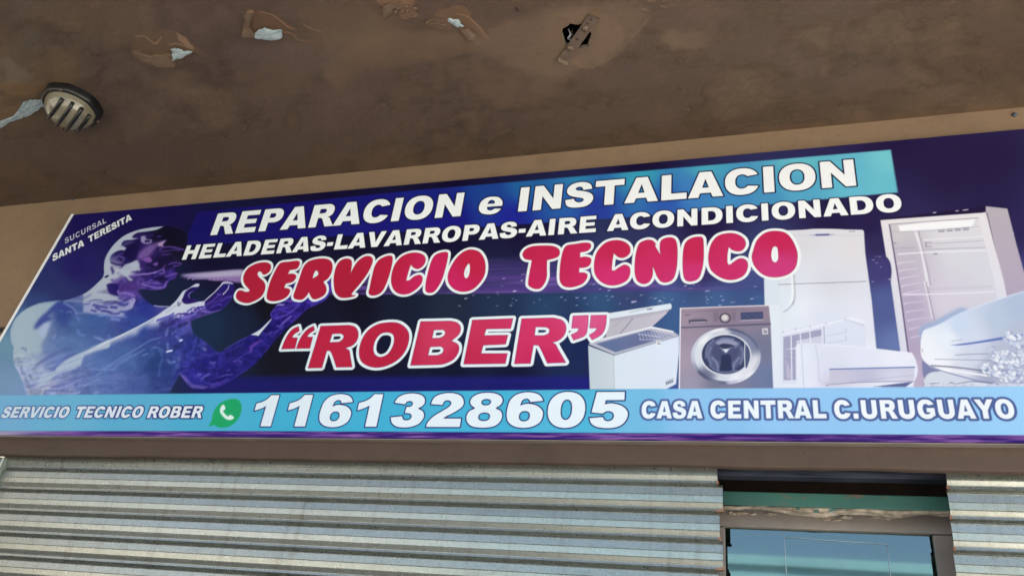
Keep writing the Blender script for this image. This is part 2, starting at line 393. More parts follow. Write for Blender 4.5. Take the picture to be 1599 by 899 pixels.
# ---- water figure (purple-blue), background print
def f_(x, y): return lambda t: T(x, y, 9.9875, t)
F1, F2, F3, F4, F5, F6, F7, F8 = [f_(*p) for p in ((150,340),(130,410),(0,450),(0,530),(140,490),(240,410),(240,530),(350,460))]
body = (F1('130,860 125,760 140,640 200,520 300,390 450,270 650,190 850,150 1050,128 1250,140 1360,185') +
 [(293,372,0),(290,390,0),(292,402,0),(284,412,0),(276,418,0)] + F2('1470,170 1440,240 1340,290 1300,380 1200,420 1050,425 900,410 850,450* 930,540 1000,610 1110,665 1340,680') +
 F6('240,690 340,600 400,520 460,440 540,400 640,335 690,325 715,340 700,390 630,440 570,480 560,540 620,560 700,600 750,600 830,550 940,460 1020,370 1080,300 1150,292 1235,320 1258,400 1255,480 1220,560 1150,640 1040,740 900,790 750,840 600,899') +
 [(298,505,0),(302,520,0),(310,527,0)] + F7('770,10 900,110 985,190* 1050,190 1150,130 1350,10') + F8('0,850 200,730 410,625* 600,480 740,370* 720,300 790,200 820,150 950,60') +
 [(462,430,0),(500,405,0),(525,412,0),(522,440,0)] + F8('1600,60 1450,150 1300,220 1150,360 1000,500 800,700 640,899') + F7('1600,360 1450,480 1320,560 1180,650 1000,735 880,760 760,770 570,740 480,640 410,540* 360,620 300,720 240,850*') +
 F4('420,870* 360,680 300,530 225,390 205,220 215,110 180,60') + F3('165,750 165,650 230,490 380,340 560,250 700,215 920,188 1000,190 1130,155 1300,90') + F2('130,400 300,240 325,170'))
bc = idw([(262,372,13,11,44),(275,390,12,10,44),(240,365,16,11,52),(205,385,24,14,78),(230,392,62,40,118),(222,400,70,45,125),(245,415,18,12,58),(200,400,24,15,84),(285,405,12,10,44),(265,432,52,36,118),(240,440,58,42,130),(250,425,40,28,104),(190,445,74,58,140),(215,452,88,72,152),(180,425,176,184,204),(165,440,176,184,204),
 (225,480,50,64,150),(215,500,62,86,160),(150,500,76,106,165),(120,505,82,112,166),(100,492,60,84,150),(70,500,120,140,180),(40,500,164,182,196),(30,540,168,184,204),(110,540,98,128,176),(90,560,124,144,194),(50,580,170,184,212),(100,600,138,148,196),(70,605,165,175,208),(160,580,96,126,182),(130,595,110,130,185),(200,560,86,116,172),(180,595,100,120,178),(240,560,60,92,150),
 (220,600,84,104,165),(262,560,60,78,150),(250,600,54,76,138),(280,520,64,74,152),(275,500,60,60,140),(300,540,50,60,145),(320,570,42,42,140),(300,590,40,40,140),(350,580,36,30,125),(390,550,34,28,122),(370,540,34,30,110),(400,530,34,26,122),(430,510,30,20,110),(440,490,44,30,130),(470,470,40,26,125),(500,450,66,48,150),(480,420,52,36,120),
 (340,478,56,44,140),(350,460,42,30,112),(360,450,42,28,112),(280,482,160,164,196),(315,478,100,88,170),(325,462,28,18,80),(300,490,80,70,160),(300,458,30,18,90)], 3.2)
cv.poly(body, bc, f=1.4)
bodyp = cv.t(spline(body)); bw, bd = cv.sdf([bodyp], 10)
bmask = np.clip(bd / 1.6 + .5, 0, 1); cv.clip = np.zeros((cv.H, cv.W), np.float32); cv.clip[bw] = bmask
Xb, Yb = cv.X[bw], cv.Y[bw]
# watery filigree
def ridge(x, y, sc, warp, o=3):
    wx = fbm(x * sc * .6 + 11, y * sc * .6, 3) * warp; wy = fbm(x * sc * .6 + 50, y * sc * .6 + 7, 3) * warp
    v = fbm(x * sc + wx, y * sc + wy, o); return np.clip(1 - np.abs(v - .5) * 6.5, 0, 1)
act = idw([(262,372,0,0,0),(205,385,.1,0,0),(260,430,1,0,0),(200,430,.9,0,0),(200,470,1,0,0),(160,475,.7,0,0),(225,490,.05,0,0),(150,505,.1,0,0),(60,500,.05,0,0),(30,560,.5,0,0),(60,605,.7,0,0),(110,600,.6,0,0),(110,555,.1,0,0),(180,560,.1,0,0),(180,600,.3,0,0),(240,570,.25,0,0),
 (280,545,.7,0,0),(320,580,.8,0,0),(370,560,.55,0,0),(440,490,1,0,0),(470,460,1,0,0),(340,475,1,0,0),(290,495,1,0,0),(350,450,.5,0,0),(240,400,.3,0,0),(255,415,.7,0,0),(250,600,.3,0,0),(220,520,.1,0,0)], 3.2)(Xb, Yb)[..., 0]
r1 = ridge(Xb, Yb * 1.35 + .25 * Xb, .05, 2.6, 2); r2 = ridge(Xb + 300, Yb * 1.2, .1, 1.8, 2)
lit = bc(Xb, Yb)
cv.put(bw, bmask * act * np.clip(fbm(Xb * .11, Yb * .2, 4) * 2.2 - .85, 0, 1) * .55, np.clip(lit * .55, 0, 255))
cv.put(bw, bmask * act * r1 * .42, np.clip(lit * .9 + np.array((78, 68, 96)), 0, 226))
cv.put(bw, bmask * act * r2 * r2 * .22, np.clip(lit + np.array((96, 88, 104)), 0, 226))
# thin bright rim of the figure where light catches it
LIT = (172, 182, 200); LV = (150, 130, 200); VI = (112, 82, 168); DK = (26, 16, 88)
cv.poly(F1('125,760* 140,640 200,520 300,390 450,270 650,190 850,150 1060,130* 950,185 800,215 640,240 570,300 660,320 560,345 440,360 400,420 470,470 440,510 380,505 290,540 225,600 215,700 260,760 310,800 350,860 360,900 120,900*'), LIT, f=1.6)
cv.poly(F1('640,240* 760,235 900,240 880,300 800,320 690,320 570,300'), (60, 40, 110), f=3, alpha=.8)
cv.poly(F1('700,290* 760,280 790,330 870,345 850,395 760,405 700,370'), (150, 148, 185), f=1.6)
cv.poly(F1('760,350* 830,350 850,372 770,385'), (52, 32, 100), f=1.2)
cv.poly(F1('950,380* 1090,350 1040,420 940,470 860,560 790,620 700,650 640,640 680,540 800,440'), (140, 118, 176), f=5, alpha=.75)
cv.poly(F1('960,400* 1080,355 1040,410 1050,450 980,440'), (178, 160, 196), f=1.8, alpha=.9)
cv.poly(F1('720,650* 820,610 870,650 860,690 780,690'), (140, 105, 180), f=1.8, alpha=.85)
cv.poly(F1('890,710* 960,690 960,740 900,745'), (130, 98, 176), f=1.6, alpha=.9)
cv.poly(F1('440,380* 540,360 600,380 480,430 390,440'), (110, 110, 160), f=3, alpha=.6)
cv.poly(F1('490,480* 660,440 640,560 600,650 520,640 450,600 440,540'), (30, 16, 86), f=5, alpha=.8)
for t, r, c, a in (('1000,490* 1060,460 1180,455 1290,480 1370,500', 1.2, VI, .9), ('1000,520 1100,520 1200,500 1300,510', .9, VI, .8), ('1040,570 1100,575 1160,560', 1.0, VI, .8), ('1140,720 1230,700 1340,720 1300,745 1220,750', 1.1, VI, .9),
   ('960,290 1010,290', 1.0, VI, .8), ('290,640 340,600 400,610 440,640 400,690 340,690', .9, (130, 112, 180), .8), ('240,700 330,730 430,745', 1, DK, .8), ('350,590 380,560 420,560', .9, (110, 90, 170), .8), ('1050,780 1085,735', .5, (150, 130, 160), .8),
   ('900,860 980,830 1040,810 1060,850 990,870', 1.0, LV, .8), ('1060,780 1070,860', .8, VI, .8), ('1160,140 1260,150 1360,190', .6, (70, 55, 110), .7)):
    cv.stroke(F1(t), r, c, f=1.6, alpha=a)
cv.poly(F1('540,700* 640,660 680,740 620,800 700,790 660,840 520,900 380,900 330,830 440,790 520,820'), (180, 186, 206), f=2.2, alpha=.9)
for t in ('230,780 260,840 250,880', '560,830 640,840', '350,870 400,880', '420,750 520,790 560,790'):
    cv.stroke(F1(t), 2.0, (50, 32, 116), f=2.2, alpha=.75)
# neck and collar
cv.poly(F2('330,0* 420,0 430,120 480,190 560,150 640,40 760,0 850,20 880,80 840,120 740,150 700,200 770,270 720,280 650,210 560,200 440,260 370,330 350,400 210,460 420,490 560,520 540,560 600,600 480,590 300,600 120,600 0,640* 0,490* 130,400 300,240'), LIT, f=1.8, alpha=.95)
cv.poly(F2('0,620* 150,610 400,640 560,640 700,600 800,580 770,700 700,740 560,760 640,790 600,840 430,820 230,800 0,770*'), (162, 170, 204), f=2, alpha=.9)
for t, r in (('160,660 250,680 370,700', 1.6), ('200,700 260,730', 1.4), ('290,750 370,760 450,790', 1.7), ('430,690 520,700', 1.8), ('560,640 640,660 690,640', 2.2), ('130,740 200,760', 1.2), ('90,600 190,580 300,590', .7), ('320,650 400,655 470,640', .6), ('0,650 100,640', .6), ('480,800 560,790', 1.5)):
    cv.stroke(F2(t), r, (70, 70, 150), f=1.6, alpha=.8)
cv.poly(F2('370,340* 440,320 560,340 540,440 560,520 430,490 380,420'), (38, 26, 110), f=2.4, alpha=.9)
cv.poly(F2('570,340* 700,300 830,300 850,400 780,440 640,430 560,400'), (84, 58, 134), f=3, alpha=.7)
cv.stroke(F2('350,220 380,210'), 1.6, (22, 18, 60), f=.8)
for t, r, c in (('540,440 560,490 600,470 700,480 800,520', 1.2, LV), ('720,600 780,560 800,600 740,660 660,720', 1.3, (170, 160, 210)), ('780,200 900,180 1000,175 1130,150', 1.5, LV), ('920,320 1010,300 1060,270 1200,260 1330,200 1460,170', 1.2, (122, 98, 180)),
   ('920,340 1010,360 1120,390 1250,380 1300,300', 1.0, LV), ('1080,340 1180,360 1250,330', .9, (96, 76, 170)), ('1050,410 1200,410 1290,370', .9, (110, 90, 170)), ('1010,330 1100,310 1200,330', .8, LV), ('880,250 950,280 900,330', 1, VI), ('440,270 520,300 600,250', 1.3, (120, 100, 175)),
   ('1110,665 1200,680 1320,672', .9, (190, 196, 226)), ('440,860 560,880', 1.2, (120, 140, 200))):
    cv.stroke(F2(t), r, c, f=1.4, alpha=.85)
cv.poly(F2('1070,250* 1200,220 1300,240 1200,280 1100,270'), (20, 12, 70), f=1.4, alpha=.85)
# shoulder
cv.poly(F3('920,195* 700,215 560,250 380,340 230,490 170,650 170,750 190,880 240,1000 620,1000 640,880 720,740 760,600 740,530 620,600 540,620 500,570 600,480 720,360 830,270'), (166, 184, 200), f=5, alpha=.9)
cv.poly(F3('900,210* 820,280 740,370 640,450 540,600 590,620 700,540 800,480 760,420 900,330 1050,360 1160,380 1100,290 1000,220'), (66, 82, 156), f=4, alpha=.75)
cv.poly(F3('620,600* 700,540 780,540 740,640 680,760 620,700'), (172, 184, 216), f=5, alpha=.9)
for t, r, c in (('1040,380 1080,360 1120,375', .9, (150, 165, 215)), ('940,345 980,355', .9, (120, 140, 200)), ('840,770 860,735', .9, (160, 180, 220)), ('960,765 1020,770', 1.1, (120, 150, 205)), ('1210,460 1240,500', 1.8, (120, 140, 205)), ('1210,660 1240,710 1310,740', 1.8, (120, 150, 205)),
   ('1100,800 1180,830', 1, (110, 140, 195)), ('1000,190 1200,200 1430,200 1600,205', .8, (200, 208, 220)), ('1000,225 1080,270 1160,330 1190,390', 1.2, (160, 168, 210)), ('1190,390 1400,385 1599,430', 1, (150, 160, 205)), ('1040,190 1300,200 1500,185', .4, (110, 118, 140)), ('1480,760 1599,800', 1, (160, 185, 225)),
   ('1120,180 1280,160 1400,110', 2.5, (122, 130, 178))):
    cv.stroke(F3(t), r, c, f=2.2, alpha=.55)
# arm and lower chest
cv.poly(F4('840,500* 900,420 1000,340 1130,260 1350,160 1600,40 1700,10 1700,120 1500,170 1340,230 1280,330 1260,400 1150,460 1000,500 860,560 780,620 600,740 640,560 760,520'), (184, 198, 214), f=2.5, alpha=.9)
cv.poly(F4('560,380* 700,290 830,200 1000,140 1100,140 900,220 750,300 640,380 560,420'), (92, 108, 160), f=5, alpha=.7)
cv.poly(F4('850,480* 900,400 1040,300 1180,220 1130,210 980,290 880,390 800,470'), (96, 110, 170), f=4, alpha=.6)
for t, r in (('620,750 740,720 860,730 960,690 1060,630 1180,600', .7), ('820,740 1000,700 1140,640', .9), ('980,760 1100,680 1250,590 1400,540 1560,500', .8), ('1200,440 1300,430 1400,470', .9), ('1130,480 1300,490 1500,490', .7), ('290,350 350,350', 1), ('330,420 350,520 380,540', 1.2), ('460,560 490,600', 1.2), ('400,600 440,690', 1.1), ('430,730 530,710', 1), ('340,130 400,150 400,180', .9), ('700,800 860,790 1000,800', .9), ('680,840 760,850', 1)):
    cv.stroke(F4(t), r, (92, 100, 160), f=2.2, alpha=.55)
for t, r in (('1540,610 1440,670 1330,710 1230,730', .8), ('1000,740 1100,690 1250,620', .9), ('1220,720 1260,640', 1), ('860,780 960,760 1100,700', 1), ('1150,850 1240,820', 1.4), ('740,830 860,840', 1.2), ('1480,830 1540,820', 1.3), ('225,390 300,530 360,680 420,860', 1.2), ('1500,560 1560,520', 1)):
    cv.stroke(F4(t), r, (172, 184, 226), f=2.2, alpha=.55)
_fx = np.array([0, 250, 500, 750, 950, 1100, 1290]) / 9.9875 + 140; _fy = np.array([578, 442, 322, 201, 91, 2, -90]) / 9.9875 + 490
below = lambda X, Y: np.clip((Y - np.interp(X, _fx, _fy)) * 1.2 + .6, 0, 1)
cv.poly(F5('-60,640* 0,560 250,430 500,310 750,190 950,80 1120,0 1260,-20 1190,60 1090,120 1060,180 960,200 860,190 780,250 720,320 600,350 450,410 250,500 0,620'), (178, 188, 212), f=8, alpha=1., mask=below)
cv.poly(F5('-60,610* 0,560 250,430 500,310 750,190 950,80 1150,0 1050,60 900,130 700,240 450,370 200,480 0,590'), (196, 206, 220), f=3.5, alpha=.9, mask=below)
cv.stroke(F5('0,575 250,440 500,325 750,200 950,90 1100,0'), 1.0, (202, 214, 222), f=1.2, alpha=.9)
for t, r in (('230,850 400,740 600,620 800,500 950,410 1100,370', 1.1), ('360,860 500,760 700,640 850,560', 1.0), ('300,820 480,740 640,640', .8), ('830,640 900,620', 1.2), ('0,860 200,870 400,860', 1), ('130,370 180,405 260,395 380,370', 1), ('290,330 320,380', .8), ('340,80 470,100', 1.5), ('150,20 350,30 560,45', 1.2),
     ('1215,230 1200,330', 1.6), ('1210,460 1225,540', 1.5), ('1350,350 1410,410', 1.1), ('1080,540 1130,560 1130,600 1080,580', .9), ('1110,640 1130,660', 1.2), ('1210,700 1260,750 1340,740', 1), ('1120,740 1170,710', 1.1), ('1060,800 1090,780', 1.1), ('1290,300 1340,270', 1), ('1390,690 1400,720', 1.6), ('1000,520 1060,520', 1), ('1360,800 1380,840', 1.4)):
    cv.stroke(F5(t), r, (142, 160, 214), f=2.2, alpha=.55)
for x, y in ((1215, 585), (1260, 575), (1415, 412)): cv.stroke(F5(f'{x},{y} {x+20},{y-4}'), 1.3, (214, 222, 246), f=1.2)
for i in range(16):   # long flowing strands of water over flank and belly
    y0 = 60 + i * 52; cv.stroke(F4(f'{330+i*9},{y0+420-i*16} {620+i*14},{y0+330-i*14} {980+i*12},{y0+190-i*10} {1500},{y0+20-i*8}') if i < 9 else F4(f'{500+i*20},{860-(i-9)*18} {900+i*12},{760-(i-9)*22} {1500+i*30},{690-(i-9)*30}'), [.5, 1.0, .8, .4][:4 if i < 9 else 3], [(150, 162, 212), (104, 118, 180)][i % 2], f=2.4, alpha=.33)
cv.poly(F5('900,780* 1100,600 1300,800 1300,899 850,899'), (44, 70, 128), f=8, alpha=.6)
# near hand
cv.poly(F6('0,899* 120,770 240,690 340,600 400,520 460,440 540,400 640,335 690,322 718,340 690,375 600,385 520,430 480,480 460,560 440,590 500,640 620,620 740,600 780,600 850,530 950,430 1030,360 1080,295 1150,285 1235,310 1225,335 1100,330 1040,380 940,480 840,570 800,610 790,660 690,680 600,750 480,770 380,800 260,840 140,880 60,930'), (196, 204, 220), f=1.4, alpha=.95)
cv.poly(F6('480,500* 560,430 700,380 640,440 570,480 560,540* 640,570 700,600 600,630 500,640 440,590'), (46, 26, 112), f=1.4, alpha=.95)
cv.stroke(F6('555,540 550,490 600,455 650,440 700,395'), [.9, .8, .7, .7, .4], (150, 140, 205), f=1)
cv.poly(F6('800,610* 860,560 960,470 1050,370 1100,335 1220,340 1255,420 1220,520 1130,660 1000,740 880,760 800,690'), (44, 28, 116), f=1.6, alpha=.7)
cv.stroke(F6('1175,350 1150,420 1085,490'), [.6, .9, 1.1], (192, 192, 222), f=1)
for t, r, c in (('820,650 900,610 1000,520', 1.2, VI), ('900,620 1000,600 1060,540', 1.5, (84, 64, 156)), ('1000,490 1040,500', 1.2, (120, 100, 190)), ('1050,600 1150,540 1200,530', 1.5, (98, 78, 180)), ('900,690 1000,650 1060,660', 1.4, (90, 72, 176)), ('760,760 900,770 1030,740', .8, (136, 120, 200)),
   ('1030,740 1100,690 1180,600 1230,500', .6, (90, 76, 170)), ('640,780 720,720 790,700', 1.3, (140, 130, 205)), ('300,850 420,800 560,780', 1.2, (180, 180, 220)), ('440,870 560,830 660,800', 1.2, (140, 135, 210)), ('600,899 760,835 900,785', .7, (110, 96, 180)), ('380,620 390,670 420,630', .9, (80, 76, 120)), ('200,780 300,700 400,640', .5, (150, 158, 180)), ('240,690 160,665 20,665', .7, (180, 190, 225)),
   ('60,899 250,830 300,800', 2, (90, 90, 180))):
    cv.stroke(F6(t), r, c, f=1.3, alpha=.85)
for i in range(16):
    x = 300 + 28 * i + 6 * math.sin(i * 5); y = 855 - 12 * i + 22 * math.sin(i * 2.3)
    cv.stroke(F6(f'{x},{y} {x+40},{y-16} {x+70},{y-8}'), .9, (196, 200, 230) if i % 2 else (60, 40, 140), f=1.1, alpha=.8)
cv.clip = None
# breath
cv.poly(F6('390,180* 900,142 1420,115 1420,300 1100,275 700,255 400,235*'), lerpx(275, (100, 78, 150), 345, (150, 142, 184)), f=2.5, alpha=.9, mask=lambda X, Y: np.clip((X - 274) / 25, 0, 1))
cv.poly(F6('450,190* 900,150 1400,125 1380,195 900,235 500,215*'), (166, 162, 196), f=4, alpha=.85)
cv.poly(F6('800,245* 1400,215 1400,310 1100,285'), (120, 84, 156), f=3.5, alpha=.6)
for i in range(26):
    x = 400 + rs.rand() * 900; cv.stroke(F6(f'{x},{232+.05*(x-400)+rs.rand()*26} {x+14},{234+.05*(x-400)}'), .8, (150, 125, 190), f=1, alpha=.7)
cv.clip = np.zeros((cv.H, cv.W), np.float32); cv.clip[bw] = bmask
# far arm and hand
cv.poly(F8('410,625* 560,540 740,370 700,440 600,560 540,640*'), (196, 206, 214), f=1.0)
cv.stroke(F8('0,850 200,730 420,620'), .6, (120, 120, 190), f=1.2, alpha=.8)
cv.poly(F8('800,190* 850,140 950,150 900,175 850,170'), (150, 140, 200), f=1.2, alpha=.9)
for t, r, c in (('720,290 760,250 780,210', 1.2, (120, 100, 190)), ('800,370 900,340 1000,300 1080,240 1180,150', 1.1, (116, 96, 190)), ('840,210 940,260 1040,270', 1, (96, 76, 180)), ('900,460 960,400 1040,340', 1.6, (136, 116, 205)), ('820,480 880,500', 1.3, (116, 100, 190)), ('810,580 900,530 920,500', .8, (116, 100, 190)),
   ('700,600 740,580', 1.5, (100, 80, 180)), ('420,810 500,760 570,720', 2.4, (104, 70, 168)), ('420,880 430,820', 1, (120, 90, 190)), ('1100,400 1200,300 1300,210 1450,140', .6, (84, 66, 170)), ('1130,150 1250,80 1400,60', 1.4, (104, 84, 190)), ('1300,120 1450,100 1599,40', 1.6, (100, 80, 186)), ('960,90 1060,100', 1.4, (130, 100, 190)),
   ('1000,500 1100,380', .6, (84, 66, 170)), ('640,890 800,700 900,590', .6, (70, 60, 160)), ('100,800 300,700 500,660', .8, (60, 60, 160)), ('0,899 300,760', .9, (64, 62, 158))):
    cv.stroke(F8(t), r, c, f=1.6, alpha=.8)
for t, r, c in (('410,540 480,600 560,690 640,720 740,730 830,740', [1.8, 2.4, 2.2, 2, 1.8, 1.2], (160, 136, 200)), ('570,740 680,762 780,765', 1, (170, 140, 205)), ('880,745 960,740', 1, (130, 100, 200)), ('900,660 1000,610 1100,560 1220,545', 1.1, (150, 140, 215)), ('900,700 1010,690 1150,610', 1.1, (120, 90, 190)),
   ('1010,725 1180,640 1320,550 1450,470', 1, (104, 70, 180)), ('760,610 800,570 860,540', 1.4, (160, 150, 215)), ('880,360 960,360', 1.2, (160, 150, 215)), ('870,410 920,380 940,430 880,450', .8, (110, 105, 200)), ('1250,340 1310,320 1370,350', 1.1, (150, 120, 205)), ('1310,300 1400,240 1500,190', 1, (110, 90, 190)), ('1510,190 1520,110 1599,50', 1.4, (124, 84, 180)),
   ('770,130 810,160', 1.5, (176, 190, 235)), ('700,80 740,130', .7, (100, 120, 190)), ('680,545 720,547', 1.2, (150, 150, 220)), ('1150,480 1180,470', 1.4, (120, 110, 200)), ('590,310 620,305', 1.2, (110, 120, 200)), ('480,480 520,470', 1.2, (90, 90, 190)), ('590,460 640,490', 1.3, (80, 74, 190)), ('990,210 1150,130 1350,10', .7, (96, 100, 176)),
   ('300,540 340,460 370,400', 2, (84, 100, 170)), ('240,850 300,720 360,620', 1.6, (84, 90, 160)), ('80,560 100,420 130,300', 1.4, (90, 120, 180)), ('0,820 140,780 260,760', 2, (92, 100, 165)), ('220,330 260,360 330,350', 1, (130, 150, 210)), ('200,190 240,180', 1.4, (214, 222, 246)), ('400,15 430,15', 1.3, (190, 205, 245))):
    cv.stroke(F7(t), r, c, f=2.2, alpha=.55)
cv.poly(F7('880,650* 1000,600 1190,560 1100,610 960,660 900,680'), (26, 16, 110), f=1.2, alpha=.9)
cv.poly(F7('410,590* 480,660 550,740 240,860 300,740 360,640'), (28, 48, 100), f=2.5, alpha=.6)

_g = cv.rgb[bw] / 255; _g = np.clip(_g, 0, 1) ** 1.28 * 1.04; cv.rgb[bw] = cv.rgb[bw] * (1 - bmask[..., None]) + _g * 255 * bmask[..., None]
cv.clip = None
# ---- appliances
def z_(x, y, s): return lambda t: T(x, y, s, t)
Z1, Z2, Z3, Z4, Z5 = z_(900, 430, 4.994), z_(1180, 340, 6.658), z_(1180, 470, 6.15), z_(1359, 310, 6.658), z_(1380, 440, 4.995)
# two-door refrigerator
fr = Z2('85,420* 90,620* 95,900*') + [(1200,520,1),(1207,606,1),(1376,606,1),(1368.6,545.6,1),(1361.3,470,1),(1351.2,395.6,1)] + Z2('1125,140* 1110,125* 940,122 880,118 740,114 600,115 500,124 310,132*')
cv.poly(fr, idw([(1200,480,212,222,238),(1210,430,206,218,234),(1260,380,208,210,224),(1330,390,214,214,226),(1300,440,208,212,228),(1340,500,218,222,242),(1290,500,212,220,242),(1250,480,220,228,246),(1230,560,226,232,250),(1350,560,226,230,248)]), f=1)
cv.poly(Z2('85,640* 240,640* 250,900* 95,900*'), (205, 218, 236), f=1.2, alpha=.7)
cv.poly([(1194,475,1),(1216,475,1),(1224,606,1),(1206,606,1)], (216, 226, 242), f=1, alpha=.8)
cv.stroke(Z2('330,182 700,178 1130,186'), .35, (186, 186, 200), alpha=.8)
cv.stroke(Z2('240,692* 500,682 800,672 1145,659*'), .7, (118, 114, 140), f=.7)
cv.stroke(Z2('245,686* 520,676 1145,653*'), .4, (232, 234, 246), f=.5)
cv.poly(Z2('545,184* 620,168 700,164 780,166 835,176 760,188 640,192'), (176, 178, 205), f=.7)
cv.poly(Z2('620,172* 765,166* 768,182* 622,186*'), (84, 84, 150), f=.5)
cv.stroke(Z2('975,143 1030,143'), .6, (130, 130, 140), f=.7)
cv.stroke(Z2('395,590 400,700 405,820 385,900'), .9, (150, 156, 176), f=2.2, alpha=.8)
cv.stroke(Z2('375,600 385,760 370,899'), 1.6, (236, 242, 250), f=1.5, alpha=.8)
cv.stroke(Z3('365,0 330,60 270,105'), .7, (150, 158, 184), f=1.3, alpha=.9)
# outdoor unit behind the air conditioner
cv.poly(Z3('240,320* 260,295 870,150* 1050,190* 1060,460* 690,440* 400,800* 245,790*'), (212, 219, 242), f=1)
cv.poly(Z3('250,310* 870,165 900,150 1050,185* 1050,215* 880,180* 640,240* 250,325*'), (226, 231, 248), f=.8)
cv.poly(Z3('262,342* 625,262* 635,410* 400,420* 390,762* 268,758*'), (200, 203, 228), f=.6)
for i in range(34):
    y = 350 + i * 12.2; x1 = 628 if y < 410 else 386
    y2 = y - (x1 - 266) * .2 if y < 470 else y - 6
    cv.stroke(Z3(f'270,{y}* {x1},{max(y2, 272)}*'), .55, (104, 106, 150), f=.6, alpha=.9)
for x in (340, 428, 520): cv.stroke(Z3(f'{x},{335-(x-340)*.22}* {x+8},{760 if x<400 else 415}*'), .8, (222, 226, 246), f=.5)
cv.poly(Z3('290,560* 345,690* 350,740* 300,740*'), (196, 190, 218), f=1.5, alpha=.7)
cv.stroke(Z3('655,240* 662,410*'), .6, (156, 160, 190), f=.6)
for t in ('690,330 860,300 858,262', '700,400 860,375 862,335', '880,180 1040,235'): cv.stroke(Z3(t), .5, (176, 180, 208), f=.7, alpha=.9)
for x, y in ((264, 290), (385, 262), (520, 240), (675, 208), (858, 172)): cv.stroke(Z3(f'{x},{y}* {x},{y+10}*'), 1.0, (186, 190, 216), f=.9)
# display case with glass door
cv.poly(Z4('105,225* 1198,145* 1205,75* 1425,105* 1599,760* 1640,900* 1700,1200* 300,2000* 240,900* 218,840* 212,700* 180,620* 165,600*'), (30, 22, 62), f=.8, alpha=0)
cs_ = Z4('1200,80* 1425,105* 1520,480*') + [(1601,432,1),(1607,470,1),(1575,480,1)] + Z4('1350,900* 1200,150*')
cv.poly(cs_, lerpx(330, (176, 170, 184), 470, (172, 160, 186), 1), f=.9)
cv.stroke(Z4('1215,150* 1340,720* 1375,899*'), .5, (96, 84, 110), f=.6)
cv.stroke(Z4('1185,140* 1350,880*') + [(1570,470,1)], 1.0, (200, 198, 216), f=.8)
cv.poly(Z4('140,205* 660,150* 1195,78* 1200,140* 160,215*'), (32, 20, 56), f=.8)
for x, y in ((665, 148), (900, 130), (1000, 118), (975, 122)): cv.stroke(Z4(f'{x-10},{y}* {x+14},{y-3}*'), .9, (176, 172, 200), f=.9)
frm = Z4('105,225* 1198,145*') + [(1568,440,1),(1575,480,1),(1600,606,1),(1416,606,1),(1406,549,1),(1391,440,1)] + Z4('212,880* 215,845 222,760 212,680 190,630 165,602*')
cv.poly(frm, lerpx(320, (222, 220, 228), 520, (210, 212, 232), 1), f=.9)
inn = Z4('190,275* 1122,200*') + [(1553,440,1),(1560,480,1),(1575,560,1),(1580,606,1),(1428,606,1),(1418,548,1)] + Z5('130,100*') + Z4('290,890*')
cv.poly(inn, idw([(1395,360,196,196,206),(1480,350,214,214,226),(1530,345,212,212,224),(1410,400,186,182,200),(1500,400,208,210,224),(1540,420,206,208,224),(1400,430,182,174,200),(1500,450,206,204,222),(1420,480,176,166,196),(1415,540,172,160,192),(1480,470,206,202,222),(1425,590,184,172,200)], 3), f=.8)
cv.stroke(Z4('200,275* 300,899*') + Z5('190,540*'), .9, (96, 84, 122), f=.8)
cv.stroke(Z4('192,268* 1122,202*'), .7, (150, 148, 162), f=.7)
cv.poly(Z4('290,280* 560,250* 1090,215* 1060,290* 560,325* 310,340*'), (238, 240, 250), f=2)
for i in range(4):
    x = 705 + i * 85
    for j in range(2): cv.stroke(Z4(f'{x+j*8},{330-i*7+j*16}* {x+62},{326-i*7+j*16}*'), .75, (112, 110, 130), f=.5)
for t, r, c in (('470,340* 540,560 600,899', 2.4, (226, 226, 240)), ('500,340* 590,720 625,899', .9, (160, 156, 178)), ('225,350* 480,345 700,330 1120,290', .5, (170, 168, 184)), ('660,468* 1170,438*', .5, (160, 158, 176)), ('560,430 1160,395', 1.2, (224, 226, 238)), ('575,460* 640,458*', .5, (120, 118, 140)), ('575,500* 640,498*', .5, (120, 118, 140)), ('578,462* 580,498*', .7, (130, 128, 146)),
    ('260,520* 470,510', .5, (160, 156, 176)), ('290,578* 560,560 900,548 1190,540', 1.1, (232, 234, 246)), ('560,528* 1190,508*', .8, (170, 172, 186)), ('665,576* 690,576*', .8, (90, 88, 110)), ('255,462* 262,464*', 1.2, (130, 124, 150))):
    cv.stroke(Z4(t), r, c, f=1, alpha=.85)
for i in range(5): cv.stroke(Z4(f'{285+i*14},{680+i*78}* {330+i*14},{665+i*78} {480+i*8},{650+i*76}'), [.9, .7, .4], (222, 218, 236), f=1.2, alpha=.8)
for i in range(6): cv.stroke(Z5(f'{150+i*13},{105+i*66}* {190+i*12},{95+i*66} {300+i*10},{88+i*64}'), [1.2, .8, .4], (214, 208, 230), f=1.4, alpha=.75)
for i in range(7): cv.stroke(Z5(f'{318+i*9},{0+i*42}* {326+i*9},{30+i*42}*'), .9, (228, 226, 240), f=.8, alpha=.9)
cv.stroke(Z5('330,0* 395,300*'), .8, (150, 146, 172), f=.8, alpha=.8)
cv.stroke(Z5('170,100* 500,92* 860,76*'), .9, (228, 228, 244), f=.9)
for i in range(26): cv.stroke(Z5(f'{360+i*19},{66-i*.8}* {360+i*19},{50-i*.8}*'), .45, (160, 158, 176), f=.6, alpha=.6)
